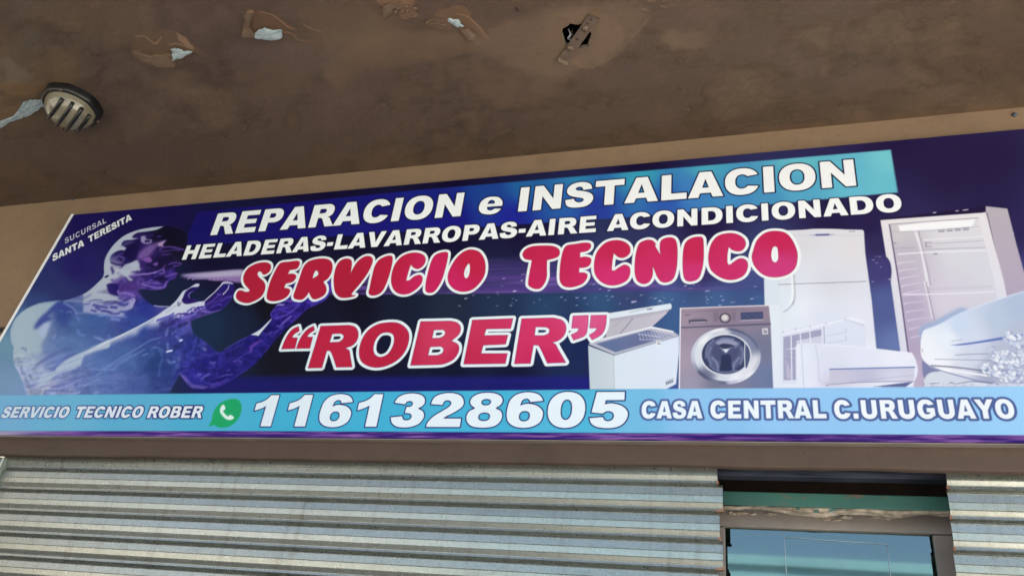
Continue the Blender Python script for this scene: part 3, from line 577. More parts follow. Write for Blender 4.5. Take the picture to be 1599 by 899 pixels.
# chest freezer
cv.poly(Z1('92,545* 290,620* 297,886* 105,886*'), lerpx(900, (178, 194, 210), 960, (194, 206, 220)), f=.8)
cv.poly(Z1('290,625* 800,470* 800,600* 778,845* 700,886* 297,886*'), idw([(965,570,206,220,236),(1050,540,210,222,246),(1000,590,208,220,240)]), f=.8)
cv.poly(Z1('778,848* 800,840* 798,886* 700,886*'), (60, 84, 150), f=.8)
cv.poly(Z1('95,535* 130,500* 590,400* 750,432* 800,466* 295,618*'), (176, 180, 200), f=.8)
cv.poly(Z1('150,532* 560,425* 755,468* 305,598*'), idw([(950,540,92,108,152),(1000,530,96,106,150),(1040,525,150,156,190)]), f=.8)
cv.stroke(Z1('298,616* 800,470*'), .9, (158, 164, 184), f=.8)
cv.stroke(Z1('590,404* 750,438*'), 1.4, (226, 232, 244), f=.8)
for i in range(9): cv.stroke(Z1(f'{490+i*22},{455-i*4+ (i%2)*2}* {500+i*26},{500-i*3}*'), .35, (196, 200, 222), f=.6, alpha=.9)
cv.stroke(Z1('480,455* 660,480*'), .5, (200, 204, 226), f=.6); cv.stroke(Z1('490,500* 640,500*'), .4, (200, 204, 226), f=.6)
cv.poly(Z1('225,490* 245,400* 262,330* 620,265* 742,240* 700,300* 590,400*'), idw([(960,510,176,176,192),(1030,490,188,186,206),(1000,500,182,180,200)]), f=.8)
cv.poly(Z1('180,500* 590,395* 592,408* 170,512*'), (220, 228, 242), f=.6)
cv.poly(Z1('260,292* 735,217* 744,238* 738,262* 700,268* 262,335*'), (208, 222, 240), f=.7)
cv.stroke(Z1('262,348* 600,290 742,262*'), .6, (150, 148, 168), f=.7)
cv.stroke(Z1('262,360* 600,305 720,275*'), .5, (164, 160, 180), f=.6)
cv.poly(Z1('410,282* 600,236* 612,246* 420,294*'), (188, 198, 216), f=.6)
cv.stroke(Z1('555,264* 590,260*'), .8, (90, 96, 120), f=.6)
cv.stroke(Z1('440,335* 345,450*'), .6, (120, 122, 146), f=.7); cv.stroke(Z1('345,355* 290,400*'), .5, (160, 158, 178), f=.7)
cv.poly(Z1('622,512* 660,508* 660,545* 625,548*'), (232, 234, 242), f=.6)
for t in ('632,522* 650,520*', '634,534* 642,534*', '650,532* 656,536*'): cv.stroke(Z1(t), .6, (70, 76, 110), f=.5)
cv.poly(Z1('695,822* 760,795* 756,832* 695,858*'), (176, 186, 204), f=.5)
for i in range(4): cv.stroke(Z1(f'{704+i*14},{834-i*5}* {706+i*14},{844-i*5}*'), .8, (90, 96, 124), f=.5)
# front loading washer
wb = Z1('812,255* 1500,232* 1515,375* 1535,878* 800,886*')
cv.poly(wb, idw([(1070,500,150,136,158),(1130,485,132,118,140),(1190,485,140,126,148),(1070,560,160,148,170),(1075,600,150,146,172),(1190,540,112,116,146),(1200,590,104,118,160),(1120,600,116,118,146)]), f=.7)
cv.stroke(Z1('813,256* 1500,233*'), .9, (214, 206, 220), f=.8); cv.stroke(Z1('812,256* 802,884*'), .8, (232, 232, 244), f=.6)
cv.stroke(Z1('820,285* 1505,262*'), .5, (110, 96, 120), f=.7, alpha=.7)
cv.poly(Z1('818,400* 1515,370* 1516,384* 818,412*'), (92, 90, 118), f=1)
cv.poly(Z1('876,346* 1018,342* 1018,368* 878,374*'), (72, 70, 96), f=.6); cv.stroke(Z1('890,366* 1010,362*'), .7, (190, 184, 200), f=.5)
cv.stroke(Z1('910,338* 990,335*'), .5, (80, 76, 100), f=.6, alpha=.8)
cv.stroke(Z1('850,308* 862,307*'), .9, (96, 80, 110), f=.6); cv.stroke(Z1('868,306* 892,305*'), .7, (110, 96, 122), f=.6)
for i in range(6):
    cv.stroke(Z1(f'1072,{296+i*11}* {1108 - (i%2)*8},{295+i*11}*'), .45, (90, 84, 112), f=.5, alpha=.8)
    cv.stroke(Z1(f'1216,{292+i*11}* {1246 - (i%3)*6},{291+i*11}*'), .45, (96, 88, 118), f=.5, alpha=.8)
def ring(zf, cx, cy, rx, ry, col, **k): cv.poly([p for p in zf(' '.join(f'{cx+rx*math.cos(a)},{cy+ry*math.sin(a)}' for a in np.linspace(0, 2*math.pi, 18, endpoint=False)))], col, **k)
ring(Z1, 1160, 331, 44, 40, (58, 56, 80), f=.8); ring(Z1, 1160, 331, 34, 31, (150, 146, 160), f=.8); ring(Z1, 1158, 328, 24, 22, (206, 202, 212), f=1.4)
cv.poly(Z1('1280,288* 1455,280* 1458,338* 1283,345*'), (66, 74, 112), f=.7)
for i in range(5): cv.stroke(Z1(f'{1300+i*32},{308+ (i%2)*10}* {1316+i*32},{307+(i%2)*10}*'), .4, (110, 118, 156), f=.5, alpha=.8)
cv.stroke(Z1('1282,352* 1458,344*'), .5, (186, 180, 200), f=.6)
ring(Z1, 1166, 628, 272, 220, idw([(1085,550,190,200,218),(1100,520,200,208,226),(1150,515,84,92,124),(1180,530,96,104,138),(1185,570,190,194,216),(1140,594,190,194,220),(1095,585,80,86,116),(1080,560,180,186,208),(1120,512,226,230,242),(1130,600,96,100,132),(1170,590,226,230,244),(1160,595,210,216,234),(1082,575,150,154,180)], 3.5), f=.9)
ring(Z1, 1166, 624, 246, 198, idw([(1090,520,226,232,242),(1085,560,206,214,230),(1150,517,120,126,158),(1130,516,200,206,222),(1178,535,120,128,160),(1186,570,214,216,232),(1175,590,214,218,234),(1130,598,206,212,230),(1100,590,104,110,140),(1150,597,226,230,244)], 3.5), f=1)
ring(Z1, 1164, 616, 200, 162, (208, 214, 230), f=.9); ring(Z1, 1164, 616, 186, 152, (52, 60, 96), f=.9)
ring(Z1, 1160, 612, 150, 130, (84, 92, 130), f=3); 
ring(Z1, 1163, 596, 106, 84, (72, 78, 116), f=2)
cv.poly(Z1('1085,520* 1130,500 1200,500 1260,530 1210,560 1165,600 1130,570'), (150, 156, 188), f=2.2, alpha=.9)
cv.poly(Z1('1100,545* 1150,530 1230,545 1180,570 1165,590 1140,570'), (52, 58, 92), f=1.4)
cv.poly(Z1('1140,572* 1190,572* 1168,604*'), (214, 220, 238), f=1)
cv.poly(Z1('1130,620* 1200,620 1210,700 1220,740 1120,740 1125,690'), (44, 52, 86), f=1.6)
for t, r in (('1010,640 1020,560 1070,500', 1.2), ('1050,690 1030,620 1050,560', 1.0), ('1105,735 1095,680 1060,640', 1.5), ('1225,735 1230,690 1270,640', 1.5), ('1040,700 1100,745 1170,755 1250,740', 1.1), ('1290,560 1300,620 1280,690', 1), ('1120,505 1150,492 1220,498', 1.8), ('1270,520 1240,560', 1)):
    cv.stroke(Z1(t), r, (132, 140, 178), f=1.8, alpha=.75)
cv.poly(Z1('1315,520* 1350,570 1358,640 1335,720* 1318,722* 1310,640'), (74, 84, 122), f=.7); cv.stroke(Z1('1315,520* 1350,570 1358,640 1330,725* 1316,718* 1312,600 1315,520*'), .55, (222, 226, 240), f=.6)
cv.poly(Z1('1448,412* 1492,410* 1496,456* 1452,459*'), (206, 206, 222), f=.6); ring(Z1, 1474, 438, 13, 11, (84, 84, 110), f=.6); ring(Z1, 1474, 438, 8, 6, (206, 206, 222), f=.5)
cv.stroke(Z1('1458,424* 1470,422*'), .4, (96, 96, 120), f=.5); cv.stroke(Z1('1468,440* 1476,440*'), .5, (84, 84, 110), f=.4)
# wall split air conditioner, small
cv.poly(Z3('388,825* 384,430* 410,412 440,406 560,402 700,412* 900,432 1500,496* 1530,545 1556,640 1552,700 1530,760 1515,800* 1500,825*'), idw([(1250,560,222,229,248),(1290,560,212,218,240),(1350,560,218,224,246),(1400,560,228,232,250),(1420,590,224,228,248),(1260,600,222,228,248),(1300,600,200,202,226)]), f=.8)
cv.poly(Z3('712,655* 1525,632* 1520,765* 720,790* 705,775*'), idw([(1300,582,196,194,218),(1350,585,186,188,218),(1420,580,200,202,226),(1400,592,206,208,232)]), f=1)
cv.stroke(Z3('712,653* 1100,643 1525,633*'), .95, (86, 112, 176), f=.8)
for t, r, c in (('440,408* 450,600 462,825', .5, (176, 184, 214)), ('575,425* 598,560 606,700 625,775 700,782 1000,765 1250,735', .6, (184, 192, 220)), ('690,815* 710,800 1100,775 1520,770', .5, (120, 118, 150)), ('900,775* 1520,708*', .35, (160, 164, 196)), ('640,420* 1000,440 1500,500*', .7, (232, 236, 252))):
    cv.stroke(Z3(t), r, c, f=.8, alpha=.85)
cv.poly(Z3('1130,820* 1510,772* 1440,822*'), (92, 100, 150), f=1)
# large split air conditioner with blue glow
cv.poly(Z5('280,400* 300,345 330,325 400,305 560,235 700,190 900,110 1094,60* 1100,40* 900,100 600,200 400,290 300,330'), (130, 152, 200), f=4, alpha=.0)
cv.poly(Z5('278,420 290,345 400,300 600,200 640,260 320,400 300,480'), (150, 172, 212), f=4, alpha=.8)
ac = Z5('287,500* 290,450 303,395 325,372 450,325 600,245 850,150 1094,72* 1200,40* 1200,800* 900,790* 760,780 640,760 470,715 380,665 320,620 292,570')
cv.poly(ac, idw([(1445,545,232,238,250),(1460,570,236,240,252),(1480,530,226,234,250),(1500,510,196,212,240),(1520,530,204,214,238),(1560,500,178,194,220),(1590,480,170,186,216),(1590,520,176,186,212),(1560,560,176,182,206),(1520,560,206,212,234),(1500,580,214,220,240),(1540,580,160,166,196),(1470,575,236,240,252),(1599,560,170,176,206)], 3), f=1)
cv.stroke(Z5('325,372 450,325 600,245 850,150 1094,75'), 1.0, (206, 222, 246), f=2, alpha=.8)
cv.poly(Z5('520,492* 700,468 950,425 1085,408* 1080,428* 940,448 720,480 600,494'), (96, 116, 186), f=1)
for t, r, c in (('530,462 610,448', .9, (180, 188, 212)), ('560,570 700,562 830,560', .6, (130, 136, 166)), ('400,602* 600,606 890,612', .6, (140, 146, 176)), ('370,652* 560,665 760,690*', 1.3, (120, 122, 150)), ('400,672 600,700 800,730', 1.6, (240, 242, 250)), ('380,665 470,700 620,740 760,775 860,780', 1.2, (134, 142, 180)), ('300,520* 303,545*', .5, (180, 150, 160))):
    cv.stroke(Z5(t), r, c, f=1, alpha=.9)
cv.poly(Z5('300,610* 380,672 440,690 350,715 315,750 300,680'), (108, 118, 166), f=1.5, alpha=.8)
cv.poly(Z5('318,812* 318,760 350,715 420,700 560,740 700,775 900,800 1150,805* 1150,812*'), (206, 214, 232), f=1.5)
cv.stroke(Z5('310,800 400,790 440,795 500,800 530,782 560,795 700,775 900,800'), .6, (84, 92, 130), f=.9, alpha=.8)
# ice crystals
cl = [(965,400),(975,440),(1000,470),(1040,485),(1075,450),(1020,440),(840,535),(870,560),(905,580),(940,600),(880,610),(960,620),(1000,640),(1040,610),(1080,640),(1010,580),(980,680),(1050,680),(1090,700),(800,670),(830,690),(870,680),(900,710),(860,720),(940,740),(1000,750),(1060,760),(1090,560),(1060,520),(910,650),(1020,720),(950,560),(780,680),(1085,600)]
for cx, cy in cl:
    for k in range(7):
        x, y = cx + rs.normal() * 15, cy + rs.normal() * 15
        cv.stroke(Z5(f'{x+4},{y+6} {x+10},{y+9}'), rs.uniform(1.2, 2.4), (138, 150, 190), f=1.2, alpha=.6)
    for k in range(8):
        x, y = cx + rs.normal() * 14, cy + rs.normal() * 14; r = rs.uniform(1.0, 2.6)
        cv.stroke(Z5(f'{x},{y} {x+rs.uniform(-5,5)},{y+rs.uniform(-5,5)}'), r, [(214, 221, 238), (190, 201, 226), (232, 236, 247)][rs.choice(3)], f=1.3, alpha=.95)
for i in range(90):
    cx = 320 + 780 * rs.rand(); cv.stroke(Z5(f'{cx},{808-rs.rand()*14} {cx+8},{806-rs.rand()*10}'), rs.uniform(.7, 1.5), [(214, 221, 238), (186, 197, 222)][i % 2], f=.9)

# ---- phone band
pb = [(-300,619,1),(0,617,1),(400,613,1),(1000,607,1),(1599,603,1),(1900,600,1),(1900,683,1),(1599,679,1),(1000,675.6,1),(400,672.8,1),(0,672.4,1),(-300,673,1)]
cv.poly(pb, idw([(0,640,110,168,208),(100,640,100,170,208),(200,640,86,166,206),(320,640,72,166,204),(450,640,62,166,204),(600,640,62,166,206),(750,640,66,170,210),(900,640,76,176,214),(1000,640,112,182,226),(1080,640,136,190,238),(1250,640,146,196,244),(1450,640,150,202,248),(1599,640,154,206,250)], 3), f=.7)
# violet water strip at the foot
ww = (slice(0, cv.H), slice(0, cv.W)); edge = 672.6 + np.clip((X - 400) / 1200, 0, 1) * 6.2
foot = np.clip((Y - edge) * 1.3, 0, 1) * 1.0
wn = fbm(X * .02 + 5, (Y + .002 * X) * .35, 4); wc = np.array((58, 26, 130)) + np.clip(wn * 2.6 - .95, 0, 1)[..., None] * np.array((104, 84, 70))
wc = wc * (1 - np.clip((100 - X) / 100, 0, 1)[..., None]) + np.array((186, 176, 214)) * np.clip((100 - X) / 100, 0, 1)[..., None]
cv.put(ww, foot, wc * .82)
# chat app mark
zi = z_(320, 600, 3.9975)
cv.poly(zi('100,113 160,90 205,94 228,130 222,185 190,235 140,265 90,268 62,252* 22,262* 42,222* 48,190 65,148'), (24, 156, 100), f=.7)
cv.stroke(zi('106,142 103,165 118,190 140,208 160,212'), [2.2, 2.2, 2.0, 2.2, 2.3], (206, 228, 228), f=.7)
cv.stroke(zi('112,134 116,150'), [2.2, 3.0], (206, 228, 228), f=.7); cv.stroke(zi('156,202 172,208'), [3.1, 2.2], (206, 228, 228), f=.7)

# ---- lettering in heavy grotesque
def word(txt, a, b, cap, fill, outs, shift=0, base=None, track=0.):
    p0, p1 = q(*a), q(*b)
    if base is not None: p0, p1 = (p0[0], base), (p1[0], base)
    cv.glyphs(text_contours(cv, txt, p0, p1, cap, track), fill, outs, shift)
B1_, C1_ = 3.612, .126
o1 = [(3.6, NAVY)]
word('REPARACION', (328, 367.5), (718.7, 339.5), C1_, WH, o1, base=B1_)
word('e', (746, 335), (782.5, 333), .124, WH, o1, base=B1_ - .001)
word('INSTALACION', (808.7, 330), (1337.5, 291), C1_, WH, o1, base=B1_)
o2 = [(3.0, NAVY)]
word('HELADERAS-LAVARROPAS-AIRE', (283.7, 405.7), (930, 363.7), .080, WH, o2, base=3.482)
word('ACONDICIONADO', (947.5, 361.5), (1409, 326), .080, WH, o2, base=3.482)
word('SUCURSAL', (101, 381), (166.5, 347.5), .040, (190, 194, 210), [], shift=-1.2)
word('SANTA', (82, 408), (131.5, 383.5), .046, (206, 214, 218), [])
word('TERESITA', (138.5, 379), (206, 343), .046, (206, 214, 218), [])
CASAO = [(5.2, (78, 98, 156))]
NB = [(3.0, (18, 22, 96))]
word('1161328605', (390, 665.5), (979.5, 667.5), .1315, lerpx(300, (208, 222, 236), 1000, (222, 236, 250)), NB, base=2.664, track=.03)
word('CASA', (1001.5, 653), (1097, 653), .063, lerpx(1000, (224, 238, 252), 1599, (236, 244, 254)), CASAO, base=2.697, track=.02)
word('CENTRAL', (1109.5, 653), (1291, 653), .063, (230, 241, 253), CASAO, base=2.697, track=.02)
word('C.URUGUAYO', (1304, 653), (1586.5, 653), .063, (236, 244, 254), CASAO, base=2.696, track=.02)
so_ = [(3.6, lerpx(0, (84, 120, 172), 280, (22, 26, 100)))]
word('SERVICIO', (-1, 655), (103, 655), .052, lerpx(0, (196, 212, 228), 300, (214, 224, 236)), so_, base=2.700)
word('TECNICO', (113, 655), (219, 655), .052, (208, 220, 234), so_, base=2.700)
word('ROBER', (228, 655), (313.5, 655), .052, (214, 224, 236), so_, base=2.699)

# ---- bubble lettering and name, traced
A1, A2, A3, A4 = z_(360, 380, 7.995), z_(540, 370, 6.952), z_(800, 360, 6.952), z_(1020, 350, 6.658)
bub = [
 [A1('440,238 490,258 503,300 485,350 440,383 405,383 385,352* 350,350 335,385 355,425 410,475 433,530 420,600 380,665 300,715 210,742 120,722 75,680 75,630 100,592 140,590 180,605 225,603 242,580* 215,550 175,500 160,440 175,375 220,310 300,262 370,242')],
 [A1('640,240 740,228 830,218 862,240 850,285 820,318 740,330* 712,388* 740,380 780,380 815,400 810,440 770,480 690,500* 665,555* 700,560 735,575 740,605 710,655 650,695 560,718 490,712 455,680 462,600 500,470 560,340 600,270')],
 [A1('1000,215 1100,192 1180,192 1240,215 1270,270 1262,350 1220,430 1155,480* 1190,540 1192,600 1160,650 1080,690 1030,690 1000,650 978,600* 950,650 900,695 850,700 800,685 788,650 810,580 860,440 900,320 940,255'), A1('1020,440* 1040,370 1065,338 1092,350 1098,385 1070,415')],
 [A1('1390,205 1450,190 1500,205 1512,250 1505,320 1490,405*') + A2('75,350 130,265 200,215 260,210 290,240 280,300 230,400 150,510 60,620') + A1('1560,648 1500,668 1420,678 1360,665 1310,610 1292,520 1290,430 1310,320 1345,245')],
 [A2('430,212 490,205 507,240 490,340 455,460 400,580 340,625 280,632 250,605 262,540 285,430 315,320 360,250')],
 [A2('560,260 620,205 700,175 780,172 845,200 865,255 835,315 780,345 730,325 708,292* 680,370 652,475* 690,470 740,430 800,412 830,440 820,500 770,560 690,610 610,620 540,590 500,520 495,430 520,330')],
 [A2('1000,180 1060,165 1100,168 1108,200 1090,300 1050,440 1000,540 950,595 900,602 868,580 870,500 890,400 920,290 955,215')],
 [A2('1150,310 1210,220 1290,155 1370,138 1450,165 1500,240 1515,330 1500,420 1450,500 1370,570 1270,592 1180,565 1120,500 1110,410'), A2('1280,400 1300,330 1335,285 1350,320 1345,390 1325,440 1295,447')],
 [A3('115,245 150,200 220,172 340,165 440,170 500,200 512,250 480,290 375,320* 372,400 372,500 345,575 300,625 240,628 185,600 175,560 190,450 215,320* 150,310 120,285')],
 [A3('590,165 680,148 790,132 845,145 848,185 810,220 735,235* 732,295* 780,285 840,295 855,330 830,380 780,400 725,402* 722,458* 780,458 812,480 800,530 750,580 650,612 570,605 525,560 515,480 525,350 550,230')],
 [A3('960,180 1030,125 1130,105 1220,125 1275,180 1270,250 1210,292 1150,285 1100,240* 1085,330 1075,430* 1110,435 1160,400 1220,372 1270,400 1275,470 1240,540 1150,585 1050,590 960,550 900,470 890,370 910,260')],
 [A3('1340,270 1375,150 1440,108 1510,105 1555,145') + A4('20,230 80,330* 70,240 85,170 150,140 215,150 245,210 250,330 240,460 210,560 150,600 85,595 40,540') + A3('1560,465 1520,370* 1522,470 1500,535 1455,572 1400,572 1350,530 1330,430')],
 [A4('400,145 480,132 515,150 522,230 522,360 505,470 470,560 400,592 340,580 315,520 308,400 315,270 340,190')],
 [A4('620,180 680,120 780,95 870,105 940,150 960,210 930,265 880,280 820,265 785,228* 770,310 768,400* 790,425 830,400 880,365 930,358 975,390 978,460 940,530 860,570 770,575 680,540 600,470 575,360 590,250')],
 [A4('1040,280 1080,170 1160,95 1260,72 1370,90 1440,160 1490,270 1498,350 1475,450 1400,520 1270,550 1150,525 1060,440 1028,350'), A4('1225,300 1240,245 1268,228 1295,250 1303,320 1300,370 1275,398 1245,390 1228,360')]]
REDB = idw([(400,420,158,26,54),(550,440,158,26,54),(600,400,168,28,62),(680,440,182,32,88),(740,400,176,32,68),(830,390,178,34,76),(830,430,184,36,88),(960,380,182,36,80),(960,440,196,46,112),(1080,390,186,38,84),(1080,430,194,50,116),(1220,370,188,36,86),(1220,420,194,58,124),(700,450,186,34,96)], 3)
cg = [[cv.t(spline(c)) for c in L] for L in bub]
cv.glyphs(cg, REDB, [(8.2, lerpx(350, (204, 216, 224), 1250, (230, 236, 244))), (1.0, (150, 60, 96))])
D1, D2 = z_(430, 480, 5.922), z_(680, 480, 5.711)
rob = [
 [D1('58,383* 85,310 120,245 160,200 212,175* 222,215* 175,245 152,278* 205,280* 180,378*')],
 [D1('195,378* 215,320 250,255 300,200 352,172* 362,208* 315,240 290,272* 345,274* 318,376*')],
 [D1('420,172* 680,163* 735,180 765,230 755,300 710,350 640,375* 680,395 690,440 708,548* 565,550* 525,430 500,398 475,400* 430,555* 303,558*'), D1('500,323* 525,243* 600,238* 630,255 625,290 590,318*')],
 [D1('1060,138 1150,150 1220,210 1235,290 1200,400 1120,490 1000,545 890,548 800,500 775,410 800,300 860,210 950,155'), D1('1035,228 1085,245 1100,290 1085,360 1040,430 975,458 925,440 905,390 920,310 970,245')],
 [D1('1345,130*') + D2('130,120* 190,135 222,175 210,235 140,298* 200,330 205,390 160,460 80,500 20,508*') + D1('1250,533*'), D1('1448,285* 1465,207* 1550,203* 1572,225 1560,260 1520,282*'), D1('1410,443* 1430,362* 1530,358* 1555,380 1545,420 1500,442*')],
 [D2('330,112* 690,98* 670,186* 452,190* 433,250* 645,246* 625,325* 425,335* 405,410* 640,410* 622,498* 252,503*')],
 [D2('770,100* 1050,92* 1130,115 1163,170 1150,240 1100,290 1035,312* 1070,330 1095,375 1160,488* 998,495* 930,350 905,335 872,335* 845,497* 705,500*'), D2('882,250* 892,172* 980,172* 1015,190 1010,230 965,250*')],
 [D2('1228,75* 1362,70* 1355,180 1330,250 1232,290* 1210,243* 1265,215 1280,183* 1215,183*')],
 [D2('1388,70* 1525,68* 1515,170 1480,240 1398,287* 1372,245* 1420,215 1445,182* 1376,182*')]]
cg = [[cv.t(spline(c)) for c in L] for L in rob]
cv.glyphs(cg, idw([(460,530,172,28,62),(600,540,168,28,62),(700,530,190,56,92),(720,560,180,36,76),(850,530,196,50,100),(850,560,186,36,90),(920,500,204,84,138),(560,500,172,32,64),(930,520,204,76,130)], 3), [(8.6, lerpx(430, (204, 218, 228), 960, (222, 232, 244))), (1.0, (110, 50, 110))])
# white edge of the sheet along the slanted left end
ew = np.abs(X - 0) * 0
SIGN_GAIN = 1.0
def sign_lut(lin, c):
    # print darkened towards right and bottom to cancel the uneven light on it
    return np.clip(lin * SIGN_LIGHT_CANCEL(c.X, c.Y)[..., None], .002, .86)
def SIGN_LIGHT_CANCEL(X, Y):
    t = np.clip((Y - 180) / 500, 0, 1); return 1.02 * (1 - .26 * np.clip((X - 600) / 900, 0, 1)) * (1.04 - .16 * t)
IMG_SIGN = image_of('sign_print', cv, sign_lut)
# ================================================================== materials
def plaster(name, c1, c2, c3, sc=1., bump=.25, rough=.85):
    m = NM(name, rough=rough)
    f = m.noise(1.3 * sc, 8, .62, dist=.4); f2 = m.noise(7 * sc, 6, .6); f3 = m.noise(90, 3, .6)
    a = m.ramp(f, [(.3, c1), (.52, c2), (.72, c3)])
    b = m.mix(m.ramp(f2, [(.42, g(0)), (.7, g(.55))]), a, c1)
    pits = m.ramp(m.noise(31 * sc, 3, .5, m.coord(loc=(7, 3, 1))), [(.69, g(0)), (.73, g(.5))]); scuff = m.ramp(m.noise(3.3 * sc, 9, .72, m.coord((1, 1, 3), loc=(1, 9, 4))), [(.56, g(0)), (.70, g(.32))])
    b = m.mix(pits, m.mix(scuff, b, tuple(v * .62 for v in c3)), tuple(v * .35 for v in c3))
    m.col(m.mix(.12, b, m.ramp(f3, [(.3, g(.05)), (.7, g(.5))]), 'OVERLAY'))
    m.bump(m.mix(.5, m.noise(14, 6, .6), f3), bump, .006); return m
M = {}
M['beige'] = plaster('painted_beige_wall', rgb(118, 97, 77), rgb(126, 105, 82), rgb(111, 92, 73), 1, .2).m
M['lintel'] = plaster('shaded_beige_paint', rgb(70, 56, 48), rgb(76, 61, 52), rgb(65, 51, 45), 2, .3).m  # beige paint with the lintel's shadow put into the colour
M['concrete'] = plaster('raw_concrete', rgb(96, 90, 82), rgb(120, 112, 100), rgb(80, 74, 68), 2, .5).m
M['asphalt'] = plaster('worn_concrete_road', rgb(150, 147, 140), rgb(164, 160, 152), rgb(138, 135, 129), 3, .3).m
M['pavement'] = plaster('pavement', rgb(100, 96, 92), rgb(110, 106, 100), rgb(92, 88, 84), 2, .3).m
M['bounce_slab'] = plaster('pale_bounce_slab', rgb(206, 200, 188), rgb(216, 210, 198), rgb(196, 190, 178), 2, .2).m  # pale ground added to brighten the right-hand side
M['dark_void'] = plaster('dark_brown_plaster', rgb(46, 34, 28), rgb(58, 42, 34), rgb(34, 26, 24), 3, .3).m  # dark brown for the recess and the room behind
M['facade'] = plaster('pale_blue_facade', rgb(126, 163, 176), rgb(135, 170, 183), rgb(118, 154, 169), .6, .1).m
M['cream'] = plaster('cream_facade', rgb(214, 200, 176), rgb(222, 208, 184), rgb(200, 186, 162), .6, .1).m
_m = NM('galvanised_steel', rough=.3, metal=.8)
vo = _m.n('ShaderNodeTexVoronoi', feature='F1'); vo.inputs['Scale'].default_value = 150
_m.l(_m.coord((1, 1, 1)), vo.inputs['Vector']); sep = _m.n('ShaderNodeSeparateColor'); _m.l(vo.outputs['Color'], sep.inputs[0])
big = _m.noise(2.2, 5, .6, _m.coord((1, 1, 3.0))); fin = _m.noise(16, 6, .7, _m.coord((.5, 1, 1.6)))
base = _m.mix(_m.ramp(sep.outputs[0], [(0, g(.1)), (1, g(.42))]), rgb(138, 143, 134), rgb(172, 173, 170))
dirt = _m.ramp(fin, [(.5, g(0)), (.75, g(.5))])
base = _m.mix(_m.mix(1., dirt, _m.ramp(big, [(.4, g(.1)), (.65, g(1))]), 'MULTIPLY'), base, rgb(95, 88, 75))
oi = _m.n('ShaderNodeObjectInfo'); runs = _m.noise(1.0, 5, .7, _m.coord((22, 1, 1.1)))
base = _m.mix(_m.ramp(oi.outputs['Random'], [(0, g(0)), (1, g(.35))]), base, rgb(170, 178, 180))
base = _m.mix(_m.ramp(runs, [(.52, g(0)), (.72, g(.35))]), base, rgb(110, 100, 86))
_m.col(base); _m.l(_m.ramp(sep.outputs[1], [(0, g(.27)), (1, g(.35))]), _m.b.inputs['Roughness']); _m.bump(fin, .06, .002)
M['steel'] = _m.m
_m = NM('rusted_edge', rough=.7, metal=.3); _m.col(_m.ramp(_m.noise(30, 6, .6), [(.35, rgb(92, 60, 44)), (.6, rgb(140, 104, 84)), (.8, rgb(170, 150, 132))])); M['rust'] = _m.m
_m = NM('grey_green_metal', rough=.6); _m.col(_m.ramp(_m.noise(9, 6, .6), [(.3, rgb(112, 124, 116)), (.7, rgb(140, 150, 142))])); M['rail'] = _m.m
_m = NM('teal_paint', rough=.55)
tb = _m.ramp(_m.noise(5, 6, .6), [(.3, rgb(33, 80, 74)), (.7, rgb(44, 93, 85))])
_m.col(_m.mix(_m.ramp(_m.noise(9, 8, .7, _m.coord((1, 1, 2), loc=(3, 0, 0))), [(.56, g(0)), (.66, g(.8))]), tb, rgb(110, 74, 56))); M['teal'] = _m.m
_m = NM('dark_steel', rough=.45, metal=.6); _m.col(_m.ramp(_m.noise(6, 5, .6, _m.coord((1, 1, 8))), [(.35, rgb(48, 54, 70)), (.7, rgb(84, 92, 110))])); M['dark_steel'] = _m.m
_m = NM('black_housing', rough=.35, color=rgb(18, 18, 20)); M['black'] = _m.m
_m = NM('opal_glass_lens', rough=.12); _m.col(_m.ramp(_m.noise(18, 5, .6), [(.3, rgb(105, 101, 85)), (.7, rgb(120, 116, 100))])); _m.b.inputs['Coat Weight'].default_value = .6; M['lens'] = _m.m
_m = NM('old_pale_blue_paint', rough=.6); _m.col(_m.ramp(_m.noise(30, 6, .65), [(.35, rgb(118, 138, 145)), (.6, rgb(145, 157, 162))])); M['flake'] = _m.m
_m = NM('brown_paint_skin', rough=.7); _m.col(_m.ramp(_m.noise(20, 6, .65), [(.35, rgb(83, 67, 53)), (.65, rgb(100, 83, 66))])); M['skin'] = _m.m
_m = NM('bracket_paint', rough=.5, metal=.2); _m.col(_m.ramp(_m.noise(40, 6, .6), [(.35, rgb(84, 73, 62)), (.65, rgb(108, 94, 80))])); M['bracket'] = _m.m
_m = NM('aluminium_trim', rough=.35, metal=.0, color=rgb(216, 222, 226)); M['trim'] = _m.m
_m = NM('frame_paint', rough=.5); _m.col(_m.ramp(_m.noise(6, 6, .6), [(.3, rgb(108, 101, 98)), (.7, rgb(127, 119, 114))])); M['frame'] = _m.m
_m = NM('white_line', rough=.6, color=rgb(150, 168, 182)); M['white'] = _m.m
_m = NM('plaster_crumbs', rough=.9); _m.col(_m.ramp(_m.noise(40, 6, .6), [(.35, rgb(124, 108, 92)), (.65, rgb(176, 162, 144))])); M['crumb'] = _m.m
_m = NM('torn_chalky_render', rough=.9); _m.col(_m.ramp(_m.noise(60, 6, .6), [(.35, rgb(128, 118, 108)), (.65, rgb(186, 176, 164))])); M['chalk'] = _m.m
# reflective film glass
_m = NM('blue_film_glass', rough=.03, metal=1.0, color=rgb(115, 129, 125)); _m.bump(_m.noise(1.2, 2, .5), .05, .01); M['glass'] = _m.m
# printed sheet
_m = NM('printed_sheet', rough=.5, spec=.1)
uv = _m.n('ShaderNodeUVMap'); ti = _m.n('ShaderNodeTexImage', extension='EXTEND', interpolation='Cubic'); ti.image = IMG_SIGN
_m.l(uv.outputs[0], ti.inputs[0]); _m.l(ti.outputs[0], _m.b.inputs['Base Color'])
_m.bump(_m.noise(1.6, 3, .5), .12, .02); M['print'] = _m.m

